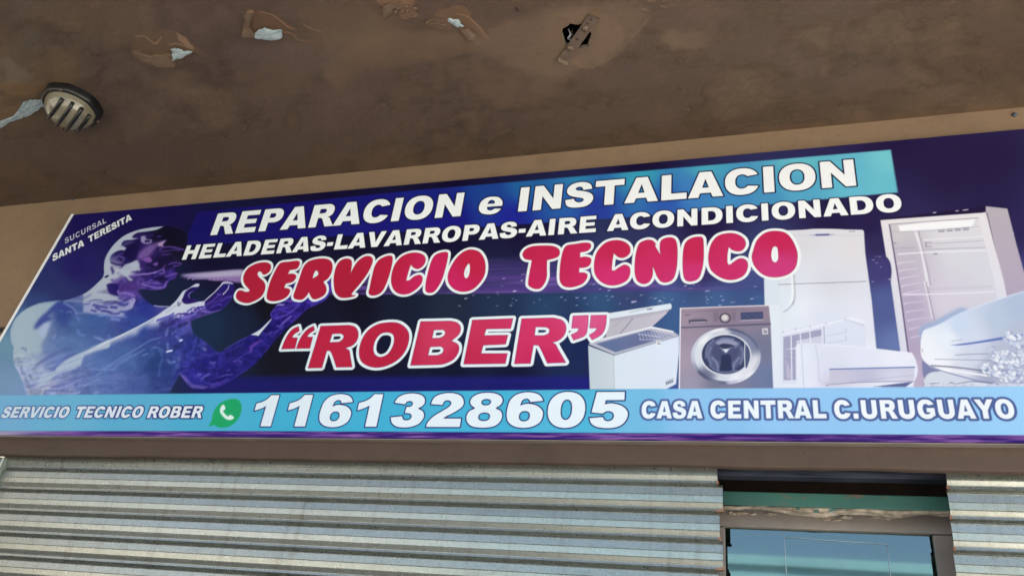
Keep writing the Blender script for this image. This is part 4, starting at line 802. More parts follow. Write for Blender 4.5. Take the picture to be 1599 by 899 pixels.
# ================================================================== soffit (underside of the canopy) with its marks
CZ = 3.94
cc = Canvas('z', -4.6, 1.6, -1.6, .03, .003, CZ)
C1 = z_(0, 0, 3.995); C2 = z_(350, 0, 3.995); C3 = z_(750, 0, 3.995); C4 = z_(1200, 0, 3.995); C5 = z_(560, 0, 6.663)
OCH = (150, 120, 84); OC2 = (134, 106, 78); BR = (178, 148, 118); MUD = (112, 96, 88); MOL = (88, 84, 76)
NN = lambda sx, sy, lo, hi, ox=0: (lambda X, Y: np.clip((fbm(X * sx + ox, Y * sy + ox, 5) - lo) / (hi - lo), 0, 1))
w_ = (slice(0, cc.H), slice(0, cc.W)); Xc, Yc = cc.X, cc.Y
mot = fbm(Xc * .010 + 3 + Yc * .004, Yc * .016, 6); mo2 = fbm(Xc * .035 + 40, Yc * .05, 5); trw = fbm(Xc * .008 + Yc * .02, Yc * .22 + Xc * .02, 5)
cc.put(w_, np.clip((mot - .47) * 5, 0, 1) * .34, np.array((150, 130, 104))); cc.put(w_, np.clip((.47 - mot) * 5, 0, 1) * .34, np.array((98, 80, 78)))
cc.put(w_, np.clip((mo2 - .52) * 6, 0, 1) * .22, np.array((158, 134, 110))); cc.put(w_, np.clip((.44 - mo2) * 6, 0, 1) * .26, np.array((92, 76, 68)))
cc.put(w_, np.clip((trw - .6) * 7, 0, 1) * .10, np.array((166, 142, 118))); cc.put(w_, np.clip((.38 - trw) * 7, 0, 1) * .08, np.array((88, 72, 64)))
for i in range(9):   # hairline cracks
    x, y = rs.uniform(50, 1500), rs.uniform(10, 200); pts = [(x, y)]
    for k in range(7): pts.append((pts[-1][0] + rs.uniform(4, 16), pts[-1][1] + rs.uniform(-6, 5)))
    cc.stroke(pts, [.4, .6, .5, .7, .5, .4, .3, .2], (70, 56, 50), f=.7, alpha=.55)
cc.poly(C1('0,0 420,20 360,200 200,330 230,470 80,520 0,480'), MOL, f=22, rag=5.0, alpha=.8, mask=NN(.02, .03, .25, .6))
cc.poly(C1('0,340 90,380 200,470 120,520 0,540'), (140, 142, 130), f=5, rag=5.0, alpha=.55, mask=NN(.05, .06, .3, .6))
cc.poly(C1('0,520 120,500 260,500 420,520 440,580 250,640 130,700 0,760'), OCH, f=4, rag=5.0, alpha=.65, mask=NN(.04, .09, .2, .6))
cc.poly(C1('40,530 300,540 330,560 90,590'), (120, 92, 60), f=2, rag=1.6, alpha=.7)
cc.poly(C1('300,330 480,300 500,420 460,520 330,500 280,420'), (134, 116, 84), f=12, rag=5.0, alpha=.5)
cc.stroke(C1('340,400 370,410 420,398'), .5, (150, 126, 96), f=.8, alpha=.7)
cc.stroke(C1('590,580 680,610 830,595'), [.9, .6, .3], (142, 118, 96), f=1.5, alpha=.6)
cc.poly(C1('820,310 870,220 960,195 1080,190 1160,240 1230,300 1280,355 1200,330 1130,400 1090,420 1000,415 870,380'), (110, 90, 72), f=3, rag=1.6, alpha=.85)
cc.poly(C1('815,315* 870,320 930,345 1050,340 1080,380 1095,415 1000,418 900,385 840,350'), BR, f=1.1, rag=1.6, alpha=.95)
cc.poly(C1('1100,200* 1160,240 1210,300 1190,300 1130,270'), BR, f=1.0, rag=1.6, alpha=.9)
cc.stroke(C1('840,232 900,228 950,265 975,272 1010,230'), [.5, 1.0, 1.2, 1.3, .5], BR, f=.9, alpha=.9)
cc.stroke(C1('1060,280 1110,275 1200,310'), 1.2, BR, f=1, alpha=.8)
cc.poly(C1('840,400 1000,480 1300,560 1420,700 1300,760 1180,640 900,520'), (130, 112, 92), f=12, rag=5.0, alpha=.35)
cc.poly(C1('500,100 1000,60 1400,120 1300,250 900,160 600,260'), (120, 104, 92), f=30, rag=5.0, alpha=.4, mask=NN(.015, .03, .35, .6))
for x0, y0, s in ((1290, 600, 1), (1380, 560, 1), (960, 700, 1)): cc.stroke(C1(f'{x0},{y0} {x0+5},{y0+20}'), .7, (84, 66, 60), f=1.2, alpha=.5)
cc.poly(C2('110,230* 130,110 140,80 230,70 330,100 400,150 450,185 380,190 370,240 250,250 190,240'), (106, 82, 64), f=1.6, rag=1.6, alpha=.95)
cc.poly(C2('108,235* 125,150 130,85 180,72 160,130 150,190 200,215 185,235'), BR, f=1, rag=1.6, alpha=.9)
cc.stroke(C2('220,75 290,90 350,130 400,170 450,185'), [.8, .7, 1, 1.2, .4], BR, f=.8, alpha=.9)
cc.stroke(C2('490,150 540,180 610,200'), [.9, 1.2, .8], BR, f=1, alpha=.85)
cc.stroke(C2('370,200 430,215 460,250 540,260 640,278'), [2.2, 1.1, 1.1, .9, .4], (146, 112, 88), f=1, alpha=.9)
cc.poly(C2('20,290 300,270 640,300 760,420 600,440 200,420 60,400'), (98, 88, 90), f=14, rag=5.0, alpha=.55, mask=NN(.03, .05, .3, .55))
cc.poly(C2('450,60 900,20 1100,160 900,330 640,260'), (130, 112, 92), f=22, rag=5.0, alpha=.5)
cc.poly(C2('640,400 1000,200 1599,230 1599,290 1200,400 850,450 700,560'), (140, 118, 92), f=9, rag=5.0, alpha=.5)
cc.stroke(C2('800,455 950,440 1200,390 1450,320'), .7, (96, 78, 66), f=3, alpha=.45)
cc.poly(C5('180,-40* 190,20 230,60 260,130 245,200* 300,170 400,150 470,200 600,150 540,90 580,40 590,-40*'), (146, 116, 92), f=1.5, rag=1.6, alpha=.9)
for i in range(70):
    x = rs.uniform(200, 600); y = rs.uniform(0, 190) - (x - 400) * .05
    cc.stroke(C5(f'{x},{y} {x+rs.uniform(8,26)},{y+rs.uniform(-14,14)}'), rs.uniform(.4, 1.3), [(176, 142, 114), (96, 74, 60), (156, 124, 98)][rs.choice(3)], f=.9, alpha=.75)
cc.poly(C5('700,210 840,200 930,200 980,300 830,300 740,260'), (140, 112, 90), f=2, rag=1.6, alpha=.7)
for i in range(18): cc.stroke(C5(f'{710+i*12},{215+i*3+rs.rand()*30} {722+i*12},{225+i*3+rs.rand()*30}'), .8, [(166, 132, 106), (84, 66, 56)][i % 2], f=1, alpha=.8)
cc.poly(C5('840,110* 1000,60 1100,60 1170,130 1180,200 1240,270 1340,390 1380,420* 1300,390 1200,310 1100,270 920,200 800,170'), (126, 100, 78), f=1.6, rag=1.6, alpha=.9)
cc.stroke(C5('1030,150 1120,170 1190,220 1260,290 1310,360 1370,415'), [.6, 1, 1.3, 1.2, 1, .4], BR, f=1, alpha=.85)
cc.poly(C5('1060,300 1130,290 1230,370 1200,430 1140,430 1080,370'), (158, 124, 98), f=2, rag=1.6, alpha=.85)
cc.poly(C5('1180,430 1260,420 1260,480 1220,470'), (150, 122, 100), f=3, rag=1.6, alpha=.6)
cc.poly(C3('0,200 360,80 600,20 1000,30 1000,200 860,330 690,430 480,490 200,420 0,330'), (148, 128, 104), f=12, rag=5.0, alpha=.6)
cc.poly(C3('480,90 760,80 900,200 850,330 690,425 560,390 700,290 720,160'), (156, 136, 110), f=3, rag=1.6, alpha=.35)
cc.stroke(C3('1060,110 960,220 850,340 690,425 580,385'), 1.0, (160, 140, 116), f=2.5, alpha=.5)
cc.stroke(C3('0,175 25,215 60,245'), [1, .8, .4], (158, 130, 100), f=1.2, alpha=.8)
for x, y in ((1015, 60), (1130, 40), (1190, 30), (1050, 5)): cc.stroke(C3(f'{x},{y} {x+40},{y+6}'), [1.6, .8], (160, 136, 108), f=1.2, alpha=.8)
cc.poly(C3('1130,210 1290,190 1430,230 1390,300 1200,310'), (150, 130, 104), f=5, rag=5.0, alpha=.5)
cc.poly(C3('1040,60 1599,20 1599,330 1450,300 1180,180'), (112, 92, 86), f=16, rag=5.0, alpha=.5, mask=NN(.03, .05, .3, .6))
cc.stroke(C3('222,52 232,66'), 2.4, (40, 34, 32), f=1.2, alpha=.95)
for x, y in ((1245, 378), (1520, 290), (390, 180)): cc.stroke(C3(f'{x},{y} {x+3},{y+6}'), .8, (70, 58, 52), f=1, alpha=.7)
cc.poly(C4('0,250 160,280 420,440 700,420 1000,480 1340,600 1500,640 1300,670 1000,620 500,520 200,460'), (112, 94, 84), f=10, rag=5.0, alpha=.5, mask=NN(.05, .07, .3, .55))
for i in range(40):
    x = rs.uniform(0, 1500); y = 380 + (x - 200) * .16 + rs.uniform(-90, 60)
    cc.stroke(C4(f'{x},{y} {x+rs.uniform(4,30)},{y+rs.uniform(-6,8)}'), rs.uniform(.4, 1.0), (88, 70, 62), f=1.4, alpha=rs.uniform(.25, .7))
for t in ('1370,570 1400,530 1440,520', '1010,516 1030,524', '260,150 340,140 430,150', '40,390 80,395 130,400'): cc.stroke(C4(t), .8, (86, 68, 58), f=1.4, alpha=.6)
cc.poly(C4('0,800 600,760 1599,660 1599,720 600,820 0,860'), (128, 92, 72), f=6, rag=5.0, alpha=.5)
for i in range(60):   # scattered scuffs
    x = rs.uniform(300, 1590); y = rs.uniform(0, 230); L = rs.uniform(3, 26)
    cc.stroke([(x, y), (x + L, y - L * .06)], rs.uniform(.3, .7), [(92, 76, 68), (146, 126, 106)][rs.choice(2)], f=1.2, alpha=rs.uniform(.15, .5))
IMG_CEIL = image_of('soffit_stains', cc, lambda l, c: l * np.array((.60, .57, .55), np.float32), alpha=True)
_m = NM('soffit_brown_paint', rough=.55, spec=.3)
f = _m.noise(1.1, 8, .6, dist=.6); f2 = _m.noise(5, 7, .65)
sb = _m.mix(_m.ramp(f2, [(.4, g(0)), (.75, g(.5))]), _m.ramp(f, [(.3, rgb(81, 67, 58)), (.5, rgb(89, 75, 63)), (.7, rgb(77, 65, 57))]), rgb(87, 74, 60))
uv = _m.n('ShaderNodeUVMap'); ti = _m.n('ShaderNodeTexImage', extension='CLIP'); ti.image = IMG_CEIL
_m.l(uv.outputs[0], ti.inputs[0])
_m.col(_m.mix(ti.outputs['Alpha'], sb, ti.outputs['Color']))
bw_ = _m.n('ShaderNodeRGBToBW'); _m.l(ti.outputs['Color'], bw_.inputs[0])
hh = _m.mix(.3, _m.noise(7, 6, .6), bw_.outputs[0]); _m.bump(_m.mix(.35, hh, _m.noise(45, 5, .65)), .45, .012)
M['soffit'] = _m.m

CX0, CX1, CY0 = -5.1, 1.25, -2.35
def fill_mesh(name, loops, z, mat, parent=None):
    bm = bmesh.new()
    for L in loops:
        vs = [bm.verts.new((x, y, z)) for x, y in L]
        for i in range(len(vs)): bm.edges.new((vs[i], vs[(i + 1) % len(vs)]))
    bmesh.ops.triangle_fill(bm, use_beauty=True, edges=bm.edges[:], normal=(0, 0, -1))
    for f_ in bm.faces:
        if f_.normal.z > 0: f_.normal_flip()
    return bm_obj(name, bm, mat, parent)
hx, hy = on_z(*np.array([(p[0], p[1]) for p in z_(860, 10, 8.99)('150,350 180,310 255,265 270,242 330,255 380,262 425,250 500,300 550,340 570,390 565,430 530,500 528,535 555,555 500,580 430,592 370,605 300,600 210,555 190,500 165,430')]).T, CZ)
hole = list(zip(hx, hy))
canopy = empty('canopy', (-1, -1, CZ)); tag(canopy, kind='structure')
sf = fill_mesh('soffit', [[(CX0, .03), (CX1, .03), (CX1, CY0), (CX0, CY0)], hole], CZ, M['soffit'], canopy)
ul = sf.data.uv_layers.new(name='UVMap')
for lp in sf.data.loops:
    v = sf.data.vertices[lp.vertex_index].co; ul.data[lp.index].uv = ((v.x - cc.u0) / (cc.W * cc.px), (v.y - cc.v0) / (cc.H * cc.px))
# thickness of the soffit plaster round the hole, and the dark space above
bm = bmesh.new(); n = len(hole)
lo = [bm.verts.new((x, y, CZ)) for x, y in hole]; hi = [bm.verts.new((x * 1.0, y, CZ + .018)) for x, y in hole]
for i in range(n): bm.faces.new((lo[i], lo[(i + 1) % n], hi[(i + 1) % n], hi[i]))
bm_obj('hole_rim', bm, M['concrete'], canopy)
bm = bmesh.new(); add_box(bm, -.78, -.46, -.70, -.40, CZ + .019, CZ + .30)
for f_ in [f_ for f_ in bm.faces if f_.normal.z < -.5]: bm.faces.remove(f_)
bm_obj('hole_cavity', bm, M['black'], canopy)
# torn wire and rubble hanging inside the hole
def tube(name, pts, r, mat, parent=None, seg=8, smooth=True):
    "swept tube with mitred rings"
    P = [Vector(p) for p in pts]; rr = [r] * len(P) if isinstance(r, (int, float)) else r
    vs, fs = [], []
    for i, p in enumerate(P):
        d = ((P[min(i + 1, len(P) - 1)] - P[max(i - 1, 0)])).normalized()
        a = d.cross(Vector((.13, .2, .97))).normalized(); b = d.cross(a)
        for k in range(seg):
            t = 2 * math.pi * k / seg; vs.append(p + (a * math.cos(t) + b * math.sin(t)) * rr[i])
    for i in range(len(P) - 1):
        for k in range(seg): fs.append((i * seg + k, i * seg + (k + 1) % seg, (i + 1) * seg + (k + 1) % seg, (i + 1) * seg + k))
    fs.append(tuple(range(seg))[::-1]); fs.append(tuple(range((len(P) - 1) * seg, len(P) * seg)))
    return mesh_obj(name, vs, fs, mat, parent, smooth)
def cpt(px, py, z=CZ): x, y = on_z(px, py, z); return Vector((float(x), float(y), z))
cbl = empty('cable', cpt(889, 55, CZ + .02)); tag(cbl, 'loose grey cable end curled inside the broken hole in the soffit', 'cable')
tube('wire', [cpt(891, 42, CZ + .12), cpt(888, 46, CZ + .05), cpt(891, 54, CZ + .03), cpt(887, 60, CZ + .03), cpt(892, 63, CZ + .06)], .004, M['trim'], cbl)
tube('wire', [cpt(898, 40, CZ + .12), cpt(893, 50, CZ + .04), cpt(895, 56, CZ + .04), cpt(890, 61, CZ + .07)], .003, M['bracket'], cbl)
adopt(cbl)
# canopy slab and edge beam
box('edge_beam', CX0, CX1, CY0 - .18, CY0 - .002, CZ - .12, CZ + .35, M['beige'], canopy, .01)
box('roof_slab', CX0, CX1, CY0, .8, CZ + .31, CZ + .45, M['concrete'], canopy)
box('side_board', CX0 - .1, CX0 - .003, CY0, .03, CZ, CZ + .45, M['beige'], canopy)
box('side_board', CX1 + .003, CX1 + .1, CY0, .03, CZ, CZ + .45, M['beige'], canopy)
adopt(canopy)

# ---- bracket: steel strip screwed across the hole
br = empty('bracket', cpt(905, 58, CZ)); tag(br, 'rusty painted steel strip bracket across the dark hole in the soffit', 'bracket')
B_ = lambda x, y, z=CZ: cpt(860 + x / 8.99, 10 + y / 8.99, z)
a, b, c, d = B_(105, 712), B_(235, 782), B_(685, 150), B_(550, 88)
bm = bmesh.new(); ax = ((c + d) / 2 - (a + b) / 2); Lb = ax.length; ax.normalize(); sx_ = Vector((ax.y, -ax.x, 0)); wd_ = .5 * ((b - a).length + (c - d).length) * .5
cen = (a + b) / 2
def bv(t, s_, z): return cen + ax * t * Lb + sx_ * s_ * wd_ + Vector((0, 0, z))
prof = [(0, -.022), (.02, -.006), (.25, -.006), (.75, -.008), (.97, -.006), (1., -.014)]
vs, fs = [], []
for t, z in prof:
    for s_, dz in ((-1, 0), (1, 0), (1, .004), (-1, .004)): vs.append(bv(t, s_, z + dz))
for i in range(len(prof) - 1):
    for k in range(4): fs.append((i * 4 + k, i * 4 + (k + 1) % 4, i * 4 + 4 + (k + 1) % 4, i * 4 + 4 + k))
fs += [(3, 2, 1, 0), tuple(range(len(vs) - 4, len(vs)))]
mesh_obj('strip', vs, fs, M['bracket'], br)
def disc(name, p, r, h, mat, parent, seg=14, dome=.5):
    bm = bmesh.new(); rings = []
    for rr_, zz in ((r, 0), (r, -h * .5), (r * .8, -h * .85), (r * dome, -h)):
        rings.append([bm.verts.new((p[0] + rr_ * math.cos(2 * math.pi * k / seg), p[1] + rr_ * math.sin(2 * math.pi * k / seg), p[2] + zz)) for k in range(seg)])
    for i in range(3):
        for k in range(seg): bm.faces.new((rings[i][k], rings[i][(k + 1) % seg], rings[i + 1][(k + 1) % seg], rings[i + 1][k]))
    bm.faces.new(rings[-1]); bmesh.ops.recalc_face_normals(bm, faces=bm.faces[:]); return bm_obj(name, bm, mat, parent, True)
for x, y in ((272, 585), (488, 310)): disc('bolt', B_(x, y, CZ - .007), .012, .010, M['bracket'], br)
for x, y, r_ in ((372, 460, .0055), (565, 190, .0045), (515, 245, .004)): disc('screw_hole', B_(x, y, CZ - .0065), r_, .0012, M['black'], br, 10, .8)
adopt(br)

# ---- round bulkhead lamp with bars
lc = (cpt(68, 170, CZ - .04) + cpt(150, 170, CZ - .04) + cpt(110, 133, CZ - .04) + cpt(112, 207, CZ - .04)) / 4
lamp = empty('bulkhead_lamp', (lc.x, lc.y, CZ)); tag(lamp, 'round black caged bulkhead lamp with cream glass on the soffit', 'lamp')
p0, p1 = cpt(50 + 240 / 8.99, 120 + 600 / 8.99, CZ - .08), cpt(50 + 550 / 8.99, 120 + 240 / 8.99, CZ - .08)
bd_ = (p1 - p0).normalized(); bn_ = Vector((bd_.y, -bd_.x, 0)); RL = .127
def lp(a_, r_, z): return (lc.x + r_ * math.cos(a_), lc.y + r_ * math.sin(a_), CZ + z)
def oct_r(a_, r_):   # rounded octagon outline
    k = ((a_ + .2) % (math.pi / 4)) - math.pi / 8; return r_ * (math.cos(math.pi / 8) / math.cos(k)) * .5 + r_ * .5
def lathe(name, prof_, mat, octo=True, seg=48):
    bm = bmesh.new(); rings = [[bm.verts.new(lp(2 * math.pi * k / seg, oct_r(2 * math.pi * k / seg, r_) if octo else r_, z)) for k in range(seg)] for r_, z in prof_]
    for i in range(len(rings) - 1):
        for k in range(seg): bm.faces.new((rings[i][k], rings[i][(k + 1) % seg], rings[i + 1][(k + 1) % seg], rings[i + 1][k]))
    if prof_[-1][0] < .02: bm.faces.new(rings[-1])
    bmesh.ops.recalc_face_normals(bm, faces=bm.faces[:]); return bm_obj(name, bm, mat, lamp, True)
lathe('housing', [(RL, 0), (RL, -.022), (RL * .98, -.034), (RL * .95, -.040), (RL * .83, -.038), (RL * .83, -.015)], M['black'])
lathe('lens', [(RL * .83, -.02), (RL * .82, -.045), (RL * .76, -.072), (RL * .61, -.096), (RL * .44, -.112), (RL * .22, -.120), (.008, -.122)], M['lens'], False)
for s_ in (-.52, -.2, .12, .44):
    o_ = s_ * RL; hl = math.sqrt(max((RL * .84) ** 2 - o_ ** 2, 0)); pts = []
    for k in range(13):
        t = -1 + 2 * k / 12; p = Vector((lc.x, lc.y, 0)) + bn_ * o_ + bd_ * t * hl; rr_ = math.hypot(o_, t * hl) / RL
        pts.append((p.x, p.y, CZ - (.127 - .088 * rr_ ** 2.6)))
    tube('cage_bar', pts, .0078, M['black'], lamp)
for k in range(3): a_ = .9 + k * 2.1; disc('screw', Vector(lp(a_, RL * .93, -.039)), .007, .005, M['bracket'], lamp, 10)
adopt(lamp)

# ---- loose flakes of old paint hanging from the soffit (parts of the soffit)
def flake(pts, drop, mat, name='paint_flake', curl=.5, n=4):
    q2 = spline([(p[0], p[1], 1) for p in pts]); q2 = np.concatenate([q2 + (np.roll(q2, -1, 0) - q2) * t for t in (0, .25, .5, .75)], 1).reshape(-1, 2)
    q2 = q2 + np.stack([fbm(q2[:, 0] * .9, q2[:, 1] * .9, 3) - .5, fbm(q2[:, 0] * .9 + 40, q2[:, 1] * .9, 3) - .5], 1) * 4.2
    P = [cpt(x, y, CZ - .003) for x, y in q2]
    c = sum(P, Vector()) / len(P); bm = bmesh.new(); rings = []
    for k in range(n + 1):
        s_ = 1 - k / n * .96; rings.append([])
        for p in P:
            q_ = c + (p - c) * s_; low = (1 if q_.y > c.y else .2) * abs(q_.y - c.y) * curl
            q_.z = CZ - .003 - drop * (1 - s_ ** 2) * .35 - min(low, drop) - .002 * vnoise(np.array(q_.x * 60.), np.array(q_.y * 60.)).item()
            rings[-1].append(bm.verts.new(q_))
    m_ = len(P)
    for i in range(n):
        for k in range(m_): bm.faces.new((rings[i][k], rings[i][(k + 1) % m_], rings[i + 1][(k + 1) % m_], rings[i + 1][k]))
    bm.faces.new(rings[-1]); bmesh.ops.recalc_face_normals(bm, faces=bm.faces[:])
    o = bm_obj(name, bm, mat, None, False); so_m = o.modifiers.new('thick', 'SOLIDIFY'); so_m.thickness = .0015
    o.parent = canopy; o.matrix_parent_inverse = canopy.matrix_world.inverted(); return o
flake(C1('-60,820 0,755 60,740 110,690 150,640 190,622 250,622 290,630 275,660 230,690 180,720 120,745 50,765 0,790 -50,840'), .004, M['flake'], curl=.0)
flake(C1('540,760 590,738 588,775 560,790'), .004, M['flake'], curl=0)
flake(C1('1070,305 1095,297 1125,303 1150,316 1205,320 1150,345 1080,372 1078,340'), .02, M['flake'], curl=.35)
flake(C2('190,215 210,190 250,170 300,185 360,185 370,215 355,235 290,242 220,240 190,230'), .025, M['flake'], curl=.35)
flake(C5('925,190 975,195 1010,200 1050,200 1065,235 1100,262 1020,268 970,240 935,222'), .02, M['flake'], curl=.35)
flake(C1('820,315 870,322 930,345 1050,342 1082,380 1092,412 1000,412 900,385 840,350'), .010, M['skin'], curl=.15)
flake(C2('112,228 125,160 132,92 175,76 160,130 152,190 190,205 178,228'), .010, M['skin'], curl=.1)
flake(C5('1065,305 1130,295 1225,370 1200,425 1145,428 1085,370'), .016, M['skin'], curl=.2)
flake(C5('250,60 330,30 420,60 330,130 262,195 245,120'), .014, M['skin'], curl=.2)
for i in range(14):
    x = rs.uniform(340, 590); y = rs.uniform(60, 190); r_ = rs.uniform(10, 24)
    flake(C5(' '.join(f'{x+r_*rs.uniform(.6,1.3)*math.cos(a_)},{y+r_*rs.uniform(.5,1.0)*math.sin(a_)}' for a_ in np.linspace(0, 5.4, 6))), rs.uniform(.006, .014), M['skin'], 'paint_crumb', .2, 2)
for i in range(8):
    x = 715 + i * 24 + rs.uniform(-6, 6); y = 225 + i * 6 + rs.uniform(-12, 16); r_ = rs.uniform(9, 18)
    flake(C5(' '.join(f'{x+r_*rs.uniform(.6,1.3)*math.cos(a_)},{y+r_*rs.uniform(.5,1.0)*math.sin(a_)}' for a_ in np.linspace(0, 5.4, 6))), rs.uniform(.006, .012), M['skin'], 'paint_crumb', .2, 2)

# ================================================================== walls
LZ = 2.549          # underside of the lintel
wall = empty('wall', (0, .03, 0)); tag(wall, kind='structure')
OX0, OX1 = -3.16, 2.6
box('upper_wall', -5.2, 3.4, .03, .05, LZ, 4.25, M['beige'], wall)
box('pier', -5.2, OX0 - .04, .031, .4, 0, LZ - .002, M['beige'], wall)
box('pier', OX1, 3.4, .031, .4, 0, LZ - .002, M['beige'], wall)
# lower strip of the wall under the sign, slightly uneven lower edge
xs = np.arange(-5.15, 3.4, .05); vs = []; fs = []
for x in xs:
    n1 = fbm(np.array(x * 3.1), np.array(.5), 4).item() - .5; e = LZ - .004 + n1 * .012
    for y, z in ((.0265, 2.70), (.0265, e + .005), (.030, e), (.052, e - .001)): vs.append((x, y, z))
for i in range(len(xs) - 1):
    for k in range(3): fs.append((i * 4 + k, i * 4 + k + 1, i * 4 + k + 5, i * 4 + k + 4))
mesh_obj('lintel', vs, fs, M['lintel'], wall)
def wp(px, py, y=.03): x, z = on_y(px, py, y); return float(x), float(z)
# crumbs of render and a screw on the wall
def nut(px, py, y, r, mat, name, label, cat):
    x, z = wp(px, py, y); bm = bmesh.new(); bmesh.ops.create_uvsphere(bm, u_segments=10, v_segments=7, radius=r)
    for v in bm.verts:
        v.co.y *= .8; v.co += Vector((x, y, z)) + v.co.normalized() * r * .25 * (random.random() - .5)
    o = bm_obj(name, bm, mat); tag(o, label, cat); return o
nut(113, 311, .026, .008, M['dark_steel'], 'wall_screw', 'small dark screw in beige wall above the left end of the sign', 'screw')
nut(1584, 179, .026, .009, M['dark_steel'], 'wall_screw', 'small dark screw in beige wall at the far right under the soffit', 'screw')
nut(1443, 729, .05, .014, M['crumb'], 'bolt_stub', 'rounded rusty bolt stub under the lintel by the right shutter', 'bolt')
box('patch_ridge', -3.9, -3.42, .024, .031, wp(5, 512)[1] - .004, wp(5, 512)[1] + .004, M['lintel'], wall, .002)
nut(1, 516, .025, .010, M['dark_steel'], 'wall_screw', 'dark screw in beige wall left of the sign, near its lower left', 'screw')
adopt(wall)

# ================================================================== the sign
sign = empty('shop_sign', (-1.3, .015, SZ0)); tag(sign, 'long printed shop sign with red and white lettering over the metal shutters', 'sign')
def edge_x(z): return -3.352 - (3.81 - z) * .105
SR = 1.12
vs = [(edge_x(SZ0), 0, SZ0), (SR, 0, SZ0), (SR, 0, 3.810), (edge_x(3.81), 0, 3.810)]
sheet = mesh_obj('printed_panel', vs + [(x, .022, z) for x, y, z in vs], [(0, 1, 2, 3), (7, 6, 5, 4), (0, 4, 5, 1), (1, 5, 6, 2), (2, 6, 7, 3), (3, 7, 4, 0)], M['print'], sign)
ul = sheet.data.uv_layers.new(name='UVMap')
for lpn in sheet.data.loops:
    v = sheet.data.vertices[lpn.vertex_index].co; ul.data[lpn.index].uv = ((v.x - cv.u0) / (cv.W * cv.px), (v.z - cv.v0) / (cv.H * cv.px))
def bar(name, a_, b_, w_, y0, y1, mat, parent):
    a_ = Vector(a_); b_ = Vector(b_); d = (b_ - a_).normalized(); n_ = Vector((-d.z, 0, d.x)) * w_
    q_ = [a_, b_, b_ + n_, a_ + n_]; vs = [(p.x, y0, p.z) for p in q_] + [(p.x, y1, p.z) for p in q_]
    return mesh_obj(name, vs, [(0, 1, 2, 3), (7, 6, 5, 4), (0, 4, 5, 1), (1, 5, 6, 2), (2, 6, 7, 3), (3, 7, 4, 0)], mat, parent)
bar('edge_trim', (edge_x(SZ0), 0, SZ0), (edge_x(3.812), 0, 3.812), .013, -.004, .026, M['trim'], sign)
bar('edge_trim', (SR, 0, SZ0 - .006), (edge_x(SZ0) - .01, 0, SZ0 - .006), -.0028, -.002, .026, M['frame'], sign)
adopt(sign)

# ================================================================== roller shutters, slat by slat
PITCH = .0912; SEAM0 = 2.505 + PITCH; SY = .1
PR = [(0, .002), (-.003, -.0030), (-.011, -.0092), (-.0125, -.0082), (-.014, -.0105), (-.037, -.0118), (-.0385, -.0100), (-.040, -.0118), (-.0600, -.0112), (-.0618, -.0092), (-.0630, -.0104), (-.0765, -.0035), (-.0785, -.0030), (-.0795, -.0090), (-.0872, -.0100), (-.0882, -.0040), (-.0912, .003)]
def slat_mesh(x0, x1):
    vs, fs = [], []; nx = 10; n = len(PR)
    for i in range(nx + 1):
        x = x0 + (x1 - x0) * i / nx
        for z, y in PR: vs.append((x, y, z))
        for z, y in PR: vs.append((x, y + .0012 + .0002, z))
    m_ = 2 * n
    for i in range(nx):
        for k in range(n - 1):
            fs.append((i * m_ + k, (i + 1) * m_ + k, (i + 1) * m_ + k + 1, i * m_ + k + 1))
            fs.append((i * m_ + n + k + 1, (i + 1) * m_ + n + k + 1, (i + 1) * m_ + n + k, i * m_ + n + k))
    for k in range(n - 1):
        fs.append((k, k + 1, n + k + 1, n + k)); b0 = nx * m_; fs.append((b0 + k + 1, b0 + k, b0 + n + k, b0 + n + k + 1))
    return vs, fs
def shutter(label, x0, x1, ends, rows, tops=0):
    root = empty('roller_shutter', ((x0 + x1) / 2, SY, 0)); tag(root, label, 'shutter', 'roller shutters under the shop sign')
    variants = {}
    for r_ in range(rows):
        jl, jr = ends(r_); key = (round(jl, 4), round(jr, 4))
        if key not in variants:
            vs, fs = slat_mesh(x0 + jl, x1 + jr); o = mesh_obj('slat', vs, fs, M['steel'], root); variants[key] = o.data
        else:
            o = bpy.data.objects.new('slat', variants[key]); COL.objects.link(o); o.parent = root
        o.location = (0, SY + random.uniform(-.0012, .0012), SEAM0 - PITCH * r_); o.rotation_euler = (random.uniform(-.012, .012), 0, 0)
        for side, jx in ((-1, x0 + jl), (1, x1 + jr)):
            if (side == 1 and x1 > .8) or (side == -1 and x0 < -2): continue
            e = box('slat_clip', jx - .004, jx + .004, -.0105, -.004, -.0895, -.080, M['rust'], o)
            if r_ % 2 == 1: box('slat_clip', jx - side * .022 - .002 * side, jx + .003 * side, -.0102, -.0035, -.0895, -.0835, M['rust'], o) if side > 0 else None
    return root
shl = shutter('wide galvanised roller shutter on the left, its slat ends staggered', -3.2, -.172, lambda r: (0, (-.004, .012, .001, .010)[r % 4]), 27)
shr = shutter('narrower galvanised roller shutter on the right of the dark gap', .492, 2.75, lambda r: ((.010, .006, .002, -.004, .004)[r % 5], 0), 27)
adopt(shl); adopt(shr)
